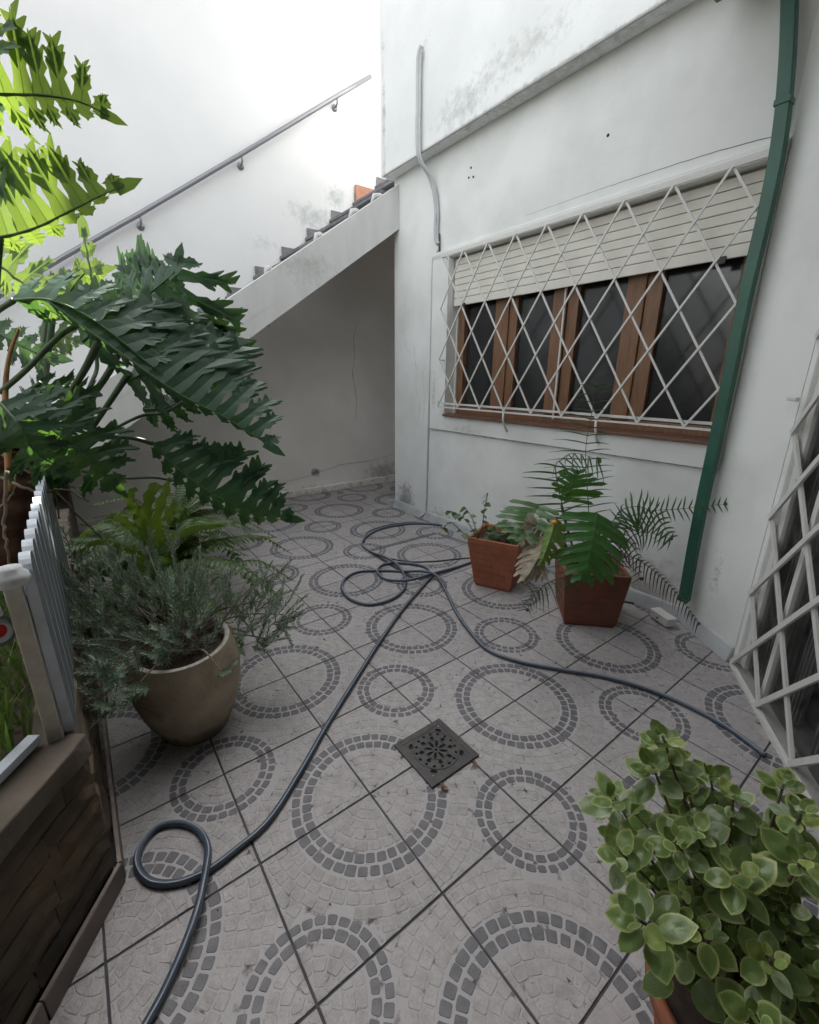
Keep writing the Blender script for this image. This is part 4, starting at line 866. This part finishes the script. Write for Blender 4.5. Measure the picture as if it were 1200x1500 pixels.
# strap-leaved plant among the ferns
sp_ = thing('strap_leaf_plant', 'yellow green plant with wavy strap leaves among the ferns', 'plant', (-1.7,-.4,.34))
for pts, wd in [([(-1.548, -0.428, 0.568), (-1.549, -0.436, 0.724), (-1.549, -0.464, 0.84), (-1.483, -0.431, 0.903)], 0.03), ([(-1.537, -0.413, 0.569), (-1.48, -0.406, 0.774), (-1.431, -0.363, 0.904), (-1.285, -0.338, 0.913)], 0.03), ([(-1.526, -0.399, 0.569), (-1.41, -0.348, 0.707), (-1.29, -0.306, 0.821), (-1.21, -0.303, 0.788)], 0.028), ([(-1.493, -0.432, 0.587), (-1.459, -0.491, 0.722), (-1.406, -0.554, 0.802), (-1.35, -0.574, 0.786)], 0.026), ([(-1.376, -0.466, 0.559), (-1.351, -0.554, 0.661), (-1.365, -0.642, 0.694), (-1.341, -0.713, 0.661)], 0.014), ([(-1.232, -0.477, 0.505), (-1.22, -0.49, 0.619), (-1.199, -0.507, 0.699)], 0.02), ([(-1.581, -0.394, 0.55), (-1.533, -0.312, 0.587), (-1.362, -0.216, 0.675), (-1.219, -0.095, 0.71)], 0.02), ([(-1.592, -0.409, 0.55), (-1.556, -0.331, 0.78), (-1.503, -0.27, 0.932)], 0.026)]:
    k = smooth_path(pts, 8); mb = MB(); vs = []
    for i, p in enumerate(k):
        s = i/(len(k)-1); tn = (k[min(i+1,len(k)-1)]-k[max(i-1,0)]).normalized(); sd_ = tn.cross(FWD).normalized(); ww = wd*(math.sin(math.pi*min(.97,s*.9+.08))**.6); wv = FWD*(.012*math.sin(i*1.7))
        vs += [p-sd_*ww+wv, p-FWD*(-.006), p+sd_*ww-wv]
    mb.add(vs, [q_ for i in range(len(k)-1) for q_ in ((i*3,i*3+1,i*3+4,i*3+3),(i*3+1,i*3+2,i*3+5,i*3+4))], 0, True); mb.build('leaf', M['strap'], sp_)

# --- lavender in the jar
lv = thing('lavender', 'grey green lavender bush spilling over both sides of the stoneware jar', 'plant', (-.73,-.42,.38))
def sprig(seed, L_=.16):
    rnd = random.Random(seed); mb = MB(); k = [Vector((0.012*math.sin(s*3+seed)*s, 0.012*math.cos(s*2+seed)*s, L_*s)) for s in [i/8 for i in range(9)]]
    mb.tube(k, [.0017*(1-.6*i/9) for i in range(9)], 5, 1)
    nw = int(L_/.0085)
    for i in range(nw):
        s = .12+.88*i/nw; p = Vector((0.012*math.sin(s*3+seed)*s, 0.012*math.cos(s*2+seed)*s, L_*s))
        for j in range(3):
            az = i*1.3+j*2.09+rnd.uniform(-.3,.3); el = R(rnd.uniform(15,45)+30*s); ll = rnd.uniform(.019,.034)*(1-.35*s); d = Vector((math.cos(az)*math.cos(el),math.sin(az)*math.cos(el),math.sin(el)))
            e = d.cross(Vector((0,0,1))).normalized()*.0026; up_ = d.cross(e).normalized()*.0009; md = p+d*ll*.55+Vector((0,0,-.001)); tp = p+d*ll+Vector((0,0,.003))
            mb.add([p-e*.5, p+e*.5, md+e+up_, md-e+up_, tp], [(0,1,2,3),(3,2,4)], 0)
    return mb.mesh('sprig', [M['lav'], M['woody']])
sm = [sprig(i, .11+.02*i) for i in range(5)]
def place_sprig(base, d, s):
    q = Vector((0,0,1)).rotation_difference(unit(d)); inst('sprig', random.choice(sm), lv, Matrix.Translation(base) @ q.to_matrix().to_4x4() @ Matrix.Rotation(random.random()*6.3,4,'Z') @ Matrix.Scale(s,4))
stems = [((-0.974, -0.739, 0.682), 0.085, 9), ((-0.803, -0.695, 0.598), 0.09, 11), ((-0.736, -0.757, 0.541), 0.08, 10), ((-0.849, -0.599, 0.633), 0.1, 12), ((-0.832, -0.516, 0.583), 0.1, 13), ((-0.847, -0.42, 0.64), 0.1, 13), ((-0.699, -0.446, 0.545), 0.1, 14), ((-0.747, -0.359, 0.57), 0.09, 10), ((-0.688, -0.621, 0.513), 0.1, 13), ((-0.594, -0.698, 0.459), 0.075, 9), ((-0.496, -0.729, 0.416), 0.055, 7), ((-0.623, -0.512, 0.491), 0.1, 13), ((-0.604, -0.388, 0.481), 0.07, 7), ((-1.051, -0.466, 0.737), 0.03, 3), ((-0.988, -0.383, 0.737), 0.03, 3), ((-0.809, -0.187, 0.488), 0.08, 9), ((-0.781, -0.076, 0.464), 0.09, 11), ((-0.665, -0.028, 0.431), 0.07, 9), ((-0.641, -0.12, 0.357), 0.06, 8), ((-0.702, -0.186, 0.385), 0.06, 6), ((-0.828, -0.002, 0.562), 0.05, 4), ((-0.396, -0.36, 0.441), 0.03, 2), ((-0.51, -0.599, 0.438), 0.04, 4), ((-0.918, -0.544, 0.648), 0.06, 6), ((-0.912, -0.669, 0.657), 0.08, 7)]
J0 = JC + Vector((0,0,.40))
for e_ in stems:                          # main woody stems from the jar to each cloud of sprigs
    c, r_, n_ = Vector(e_[0]), e_[1], int(e_[2]*1.25)
    b = MB(); st0 = J0 + Vector((random.uniform(-.08,.08),random.uniform(-.08,.08),-.02)); mdp = (st0+c)/2 + Vector((0,0,.05))
    b.tube(smooth_path([st0, mdp, c], 6), [.0045*(1-.5*i/13) for i in range(13)], 6); b.build('stem', M['woody'], lv)
    for q in range(n_):
        o_ = Vector((random.gauss(0,1),random.gauss(0,1),random.gauss(0,1)))*r_*.55
        bs = c + o_; d = unit(o_/r_*1.0 + (c-J0).normalized()*.7 + Vector((0,0,.65)) + Vector((random.uniform(-.4,.4),random.uniform(-.4,.4),random.uniform(-.3,.3))))
        place_sprig(bs - d*.06, d, random.uniform(.75,1.15))
for q in range(14):
    b = MB(); a = random.random()*6.3; p_ = J0+Vector((.1*math.cos(a),.1*math.sin(a),-.02)); d = Vector((math.cos(a)*.5+random.uniform(-.3,.3),math.sin(a)*.5,1)).normalized()
    b.tube(smooth_path([p_, p_+d*.1+Vector((random.uniform(-.03,.03),0,0)), p_+d*random.uniform(.18,.3)+Vector((0,random.uniform(-.05,.05),0))],6), .0016, 5); b.build('stem', M['lavdry'], lv)

# --- peperomia
pp = thing('peperomia', 'bushy plant with round glossy yellow edged leaves at the lower right', 'plant', (1.04,.2,.33))
def pleaf(seed, young=False):
    rnd = random.Random(seed); mb = MB(); na, nr = 16, 4; vs = [(0,0,0)]; uvr = [0]; cup = rnd.uniform(-.08,.12); el = rnd.uniform(.62,.90)
    for r_ in range(1, nr+1):
        for j in range(na):
            a = 2*math.pi*j/na; rr = r_/nr; x = rr*math.cos(a)*.5+.5+(.07*rr if abs(a) < .01 else 0); y = rr*math.sin(a)*.5*el*(1-.12*math.cos(a)) ; zz = cup*(rr**2)*(.6+.4*abs(math.sin(a))) - .05*math.cos(a) + .02*math.sin(a*3+seed)*rr + (-.03*(1-abs(math.sin(a)))*(1-rr)); 
            vs.append((x,y,zz)); uvr.append(rr)
    fs = [(0,1+j,1+(j+1)%na) for j in range(na)] + [(1+(r_-1)*na+j,1+(r_-1)*na+(j+1)%na,1+r_*na+(j+1)%na,1+r_*na+j)[::-1] for r_ in range(1,nr) for j in range(na)]
    vs[0] = (.5,0,-.03)
    mb.add(vs, fs, 0, True); me = mb.mesh('leaf', M['pepy'] if young else M['pep'])
    uv = me.uv_layers.new(name='UVMap')
    for lp in me.loops: uv.data[lp.index].uv = (uvr[lp.vertex_index], (lp.vertex_index*.137+seed*.3) % 1)
    return me
pm = [pleaf(i) for i in range(5)]; pmy = [pleaf(i+20, True) for i in range(3)]
def rosette(tip, d, n_, size, young=.25):
    d = unit(d); q = Vector((0,0,1)).rotation_difference(d).to_matrix().to_4x4(); ph0 = random.random()*6
    for i in range(n_):
        f = i/max(1,n_-1); az = ph0+i*2.4; el = R(60-66*f+random.uniform(-22,22)); sz = size*(.36+.52*f)*random.uniform(.65,1.12)
        back = -.012-.055*f
        mw = Matrix.Translation(tip) @ q @ Matrix.Translation((0,0,back)) @ Matrix.Rotation(az,4,'Z') @ Matrix.Rotation(-el,4,'Y') @ Matrix.Translation((.010,0,0)) @ Matrix.Rotation(random.uniform(-.3,.3),4,'X') @ Matrix.Scale(sz,4)
        inst('leaf', random.choice(pmy) if (random.random() < young and f < .5) else random.choice(pm), pp, mw)
tips = [((0.682, 0.244, 0.517), None, 10, 0.053), ((0.739, 0.173, 0.583), None, 9, 0.082), ((0.787, 0.229, 0.755), None, 12, 0.06), ((0.785, 0.324, 0.651), None, 12, 0.055), ((0.79, 0.201, 0.695), None, 11, 0.076), ((0.849, 0.38, 0.601), None, 12, 0.068), ((0.908, 0.313, 0.645), None, 12, 0.06), ((0.959, 0.462, 0.626), None, 12, 0.06), ((1.001, 0.363, 0.664), None, 12, 0.06), ((0.839, 0.305, 0.585), None, 12, 0.078), ((0.812, 0.051, 0.606), None, 11, 0.064), ((0.809, 0.171, 0.578), None, 11, 0.089), ((0.876, 0.128, 0.639), None, 13, 0.074), ((0.981, 0.269, 0.595), None, 12, 0.083), ((1.029, 0.263, 0.656), None, 12, 0.071), ((0.981, 0.233, 0.538), None, 11, 0.057), ((0.853, 0.119, 0.503), None, 12, 0.068), ((0.913, 0.099, 0.562), None, 12, 0.055), ((0.88, -0.011, 0.576), (-0.6, -0.3, 0.4), 11, 0.086), ((0.955, 0.073, 0.568), None, 11, 0.053), ((0.974, 0.202, 0.486), None, 11, 0.071), ((1.027, 0.238, 0.557), None, 11, 0.066), ((1.057, 0.186, 0.426), None, 12, 0.057), ((1.077, 0.205, 0.507), None, 12, 0.076), ((1.047, 0.044, 0.524), None, 11, 0.068), ((1.095, 0.173, 0.434), None, 12, 0.057), ((1.053, 0.227, 0.535), None, 12, 0.055), ((0.964, 0.152, 0.644), None, 12, 0.076), ((1.01, 0.313, 0.554), None, 12, 0.066), ((0.986, 0.41, 0.557), None, 12, 0.076), ((1.094, 0.188, 0.486), None, 12, 0.068), ((1.037, 0.11, 0.573), None, 11, 0.055), ((0.892, 0.171, 0.648), None, 11, 0.066), ((0.939, 0.364, 0.563), None, 11, 0.055)]
PB0 = PR + Vector((0,0,.24))
for (tp, d, n_, size) in tips:
    tp = Vector(tp); st0 = PB0 + Vector((random.uniform(-.05,.05),random.uniform(-.05,.05),0)); dd = unit((tp-PB0)*.9+Vector((0,0,.25)))
    if d: dd = unit(Vector(d))
    dd = unit(dd*.8 + (CP-tp).normalized()*.75)
    b = MB(); b.tube(smooth_path([st0, st0.lerp(tp,.5)+Vector((0,0,.015)), tp-dd*.015], 6), [.0042-.00015*i for i in range(13)], 6); b.build('stem', M['pepstem'], pp)
    rosette(tp, dd, n_, size)
    # lower leaves along the stem
    for q_ in range(3):
        s = random.uniform(.35,.9); rosette(st0.lerp(tp, s), dd+Vector((random.uniform(-.6,.6),random.uniform(-.6,.6),0)), 2, size*.95, 0)

# --- ivy in pot 1
iv = thing('ivy', 'leafy green ivy with heart shaped leaves growing in the smaller clay pot', 'plant', (POT1.x,POT1.y,.32))
def heart(seed):
    mb = MB(); o_ = [(0,0),(-.10,.22),(.05,.46),(.30,.50),(.62,.34),(1.0,0)]; pts = o_ + [(x,-y) for x,y in o_[::-1][1:-1]]
    vs = [(.35,0,.02)] + [(x,y,.10*abs(y)-.10*x*x) for x,y in pts]; n = len(pts); mb.add(vs, [(0,1+i,1+(i+1)%n) for i in range(n)],0,True); return mb.mesh('leaf', M['ivy'])
hm = [heart(1)]
ivst = [[(-0.711, 1.273, 0.486), (-0.734, 1.305, 0.608), (-0.749, 1.337, 0.71), (-0.755, 1.356, 0.763)], [(-0.743, 1.277, 0.475), (-0.842, 1.278, 0.562), (-0.935, 1.261, 0.601), (-0.974, 1.218, 0.617)], [(-0.723, 1.225, 0.493), (-0.811, 1.209, 0.516), (-0.894, 1.177, 0.567), (-0.909, 1.135, 0.526)], [(-0.673, 1.293, 0.494), (-0.636, 1.304, 0.591), (-0.572, 1.32, 0.627), (-0.512, 1.301, 0.605)], [(-0.743, 1.277, 0.475), (-0.828, 1.306, 0.583), (-0.913, 1.311, 0.644)]]
for pts in ivst:
    k = smooth_path(pts, 6); b = MB(); b.tube(k, .0028, 5); b.build('stem', M['petiole'], iv)
    for i in range(3, len(k), 2):
        for q_ in range(1):
            a = random.random()*6.3; sz = random.uniform(.030,.055)
            inst('leaf', hm[0], iv, Matrix.Translation(k[i]) @ Matrix.Rotation(a,4,'Z') @ Matrix.Rotation(R(random.uniform(-10,50)),4,'Y') @ Matrix.Rotation(random.uniform(-.5,.5),4,'X') @ Matrix.Scale(sz,4))
for q_ in range(46):
    a = random.random()*6.3; rr = random.random()**.5*.13; inst('leaf', hm[0], iv, Matrix.Translation((POT1.x+rr*math.cos(a),POT1.y+rr*math.sin(a),.345+random.random()*.11)) @ Matrix.Rotation(random.random()*6.3,4,'Z') @ Matrix.Rotation(R(random.uniform(-20,55)),4,'Y') @ Matrix.Scale(random.uniform(.04,.065),4))

# --- monstera and palm share the larger pot
mo = thing('monstera', 'split leaf monstera with green, yellowing and dried leaves in the larger clay pot', 'plant', (POT2.x,POT2.y,.3))
def monst(base, tip, a, b_, wa, wb, mt, pet=None, n=7, droop=.15, label=None, fuse=.66, rad=None):
    mid = [Vector(base), (Vector(base)+Vector(tip))/2 + VV(0,.0,-.012), Vector(tip)]
    mb = MB(); pinnate(mb, mid, VV(*a), VV(*b_), wa, wb, n, fuse=fuse, sweep=22, jag=.015, droop=droop, sin_w=.90, max_w=.93, taper=8, prof=lambda t: (math.sin(math.pi*min(1,t*.74+.27))**.5), rib=.003, st_=8, tipl=.35)
    # rounded shoulders behind the stalk
    o = mb.build('leaf', [M[mt], M['philorib']], mo)
    if label: o['label'] = label
    if pet:
        b = MB(); b.tube(smooth_path(pet, 8), .005, 7); b.build('petiole', M['petiole'], mo)
monst((-0.043, 1.38, 0.805), (0.035, 1.203, 0.527), (1, 0.12, 0.15), (-1, 0.05, 0.1), 0.2, 0.19, 'monst', n=7, pet=[(-0.056, 1.388, 0.786), (-0.051, 1.475, 0.605), (-0.071, 1.473, 0.481)])
monst((-0.298, 1.254, 0.809), (-0.265, 1.055, 0.671), (0.9, 0.55, 0.1), (-0.95, 0.35, 0.1), 0.14, 0.17, 'monstpale', label='pale edged split leaf', pet=[(-0.298, 1.254, 0.809), (-0.217, 1.352, 0.62), (-0.14, 1.458, 0.46)])
monst((-0.275, 1.453, 0.8), (-0.249, 1.488, 0.972), (0.95, 0.1, 0.1), (-0.9, 0.2, 0.1), 0.19, 0.11, 'monst', label='darker upper split leaf', pet=[(-0.284, 1.432, 0.782), (-0.21, 1.439, 0.603), (-0.124, 1.469, 0.442)])
monst((-0.143, 1.187, 0.787), (-0.108, 1.046, 0.588), (0.9, 0.3, 0.3), (-0.6, 0.1, 0.6), 0.085, 0.045, 'monsty', label='yellowing split leaf', pet=[(-0.143, 1.187, 0.787), (-0.133, 1.289, 0.622), (-0.1, 1.426, 0.463)])
monst((-0.171, 1.187, 0.689), (-0.134, 0.976, 0.518), (0.7, -0.2, 0.6), (-0.8, 0.1, 0.3), 0.13, 0.12, 'monstdry', droop=0.5, label='dried cream leaf hanging over the rim')
monst((-0.218, 1.22, 0.705), (-0.26, 1.103, 0.754), (0.1, 0.8, 0.1), (0.2, -0.9, 0.2), 0.09, 0.12, 'monstdry', droop=0.5, label='withered pale leaf')
monst((-0.239, 1.149, 0.621), (-0.105, 1.098, 0.513), (0.8, 0, 0.3), (-0.8, 0, 0.3), 0.07, 0.08, 'monstdry', droop=0.6, label='curled dry leaf')
b = MB(); b.tube(smooth_path([(-0.075, 1.431, 0.41), (-0.06, 1.429, 0.536), (-0.053, 1.413, 0.657)], 6), .009, 8); b.build('petiole', M['petiole'], mo)
b = MB(); b.tube(smooth_path([(-0.071, 1.437, 0.411), (-0.086, 1.403, 0.553), (-0.074, 1.385, 0.656)], 6), .009, 8); b.build('petiole', M['petiole'], mo)
b = MB(); b.tube(smooth_path([(-0.049, 1.466, 0.411), (-0.034, 1.472, 0.553), (-0.06, 1.482, 0.639)], 6), .009, 8); b.build('petiole', M['petiole'], mo)
b = MB(); b.lathe([(0,0),(.012,.004),(.016,.012),(.008,.02),(0,.018)], (-0.143, 1.175, 0.761), 8); b.build('flower', M['orange'], mo)
pa = thing('palm', 'small palm with feathery fronds, one of them dried, in the larger clay pot', 'plant', (POT2.x,POT2.y,.3))
def palm(pts, wid, n, a, b_, mt='palm', droop=.35, sweep=28, label=None, curve=0, thin=.34, rib=.003, seed=1):
    mb = MB(); rnd = random.Random(seed)
    pinnate(mb, [Vector(p) for p in pts], VV(*a), VV(*b_), wid, wid, n, fuse=0, sweep=sweep, jag=0, droop=droop, sin_w=thin, max_w=thin*1.1, rib=rib, st_=6, prof=lambda t: .55+.45*math.sin(math.pi*min(1,t+.1)) if t < .85 else .5, curve=curve, rnd=rnd, tipl=.1)
    o = mb.build('frond', [M[mt], M['petiole']], pa)
    if label: o['label'] = label
palm([(-0.09, 1.505, 0.424), (-0.194, 1.552, 0.783), (-0.263, 1.573, 1.073), (-0.278, 1.612, 1.288), (-0.275, 1.601, 1.429)], 0.21, 24, (1, 0.35, 0.1), (-1, 0.25, 0.1), droop=0.3, sweep=12, thin=0.13, seed=2)
palm([(-0.131, 1.451, 0.424), (-0.278, 1.351, 0.947), (-0.223, 1.309, 1.061), (-0.132, 1.278, 1.104), (-0.001, 1.269, 1.088)], 0.19, 22, (0.5, -0.8, -0.2), (-0.8, -0.5, 0.2), droop=0.2, sweep=25, thin=0.22, seed=3)
palm([(-0.074, 1.526, 0.425), (-0.069, 1.661, 0.676), (0.003, 1.794, 0.749), (0.131, 1.94, 0.774), (0.28, 2.102, 0.809)], 0.1, 30, (0.1, 1, 0.1), (0.1, -1, 0.1), droop=0.15, sweep=22, thin=0.28, seed=4)
palm([(-0.074, 1.526, 0.425), (-0.066, 1.605, 0.727), (0.007, 1.655, 0.805), (0.084, 1.733, 0.762), (0.168, 1.783, 0.642)], 0.16, 26, (0.6, 0.8, 0.1), (-0.3, -0.9, 0.1), droop=0.4, sweep=12, thin=0.35, seed=5)
palm([(-0.063, 1.541, 0.425), (-0.031, 1.657, 0.569), (0.019, 1.759, 0.642), (0.137, 1.867, 0.614)], 0.12, 20, (0.3, 0.9, 0.1), (0.1, -0.9, 0.1), droop=0.5, sweep=12, thin=0.3, seed=6)
palm([(-0.024, 1.507, 0.429), (-0.006, 1.662, 0.515), (0.086, 1.757, 0.463), (0.218, 1.831, 0.337), (0.347, 1.873, 0.187)], 0.075, 30, (0.7, 0.7, 0.1), (-0.6, -0.6, 0.1), mt='palmdry', droop=0.9, sweep=25, thin=0.32, label='dried brown frond curling to the floor', seed=7, curve=0.7)
palm([(-0.099, 1.333, 0.449), (-0.081, 1.122, 0.497), (-0.089, 1.004, 0.456), (-0.095, 0.956, 0.377)], 0.1, 18, (0.9, 0.2, 0.1), (-0.9, -0.2, 0.1), droop=0.8, sweep=20, thin=0.25, seed=8)
palm([(-0.08, 1.434, 0.428), (-0.016, 1.539, 0.64), (0.057, 1.619, 0.606), (0.122, 1.617, 0.435)], 0.09, 18, (0.8, 0.2, 0.1), (-0.8, -0.2, 0.1), mt='palmdry', droop=0.8, sweep=20, thin=0.2, seed=9)

# --- grass and weeds on the garden soil
mb = MB()
for q_ in range(9000):
    x = random.uniform(-3.9,1.6); y = random.uniform(-2.3,-.86) if q_ > 5600 else random.uniform(-1.5,-.86)
    if (Vector((x,y,0))-PA).dot(Vector((.578,.816,0))) > -.125 or y > -.86: continue
    h_ = random.uniform(.05,.22); a = random.random()*6.3; wv = Vector((math.cos(a),math.sin(a),0)); ln = Vector((random.uniform(-1,1),random.uniform(-1,1),0))*h_*.55; p = Vector((x,y,.50)); ww = random.uniform(.002,.006)
    mb.add([p-wv*ww, p+wv*ww, p+ln*.35+Vector((0,0,h_*.6))+wv*ww*.8, p+ln*.35+Vector((0,0,h_*.6))-wv*ww*.8, p+ln+Vector((0,0,h_))], [(0,1,2,3),(3,2,4)])
tag(mb.build('grass', M['grassm']), 'grass and weeds behind the picket fence', 'grass', kind='stuff')

# garden foliage beyond the fence
mb = MB(); rh = random.Random(4)
for q_ in range(15000):
    x = rh.uniform(-4.0,4.5); hgt = 2.0+.5*math.sin(x*1.7)+.4*math.sin(x*4.1+1); z = .45+rh.random()*hgt; y = -4.6+rh.gauss(0,.28)+.35*math.sin(x*2.3+z*2)
    a = rh.random()*6.3; e_ = rh.uniform(-.9,.9); d = Vector((math.cos(a)*math.cos(e_),math.sin(a)*math.cos(e_),math.sin(e_))); sd2 = d.orthogonal().normalized(); ln = rh.uniform(.05,.12); p = Vector((x,y,z))
    mb.add([p, p+d*ln*.5+sd2*ln*.28, p+d*ln, p+d*ln*.5-sd2*ln*.28], [(0,1,2,3)])
tag(mb.build('garden_foliage', M['fern']), 'dense green garden foliage beyond the fence', 'foliage', kind='stuff')
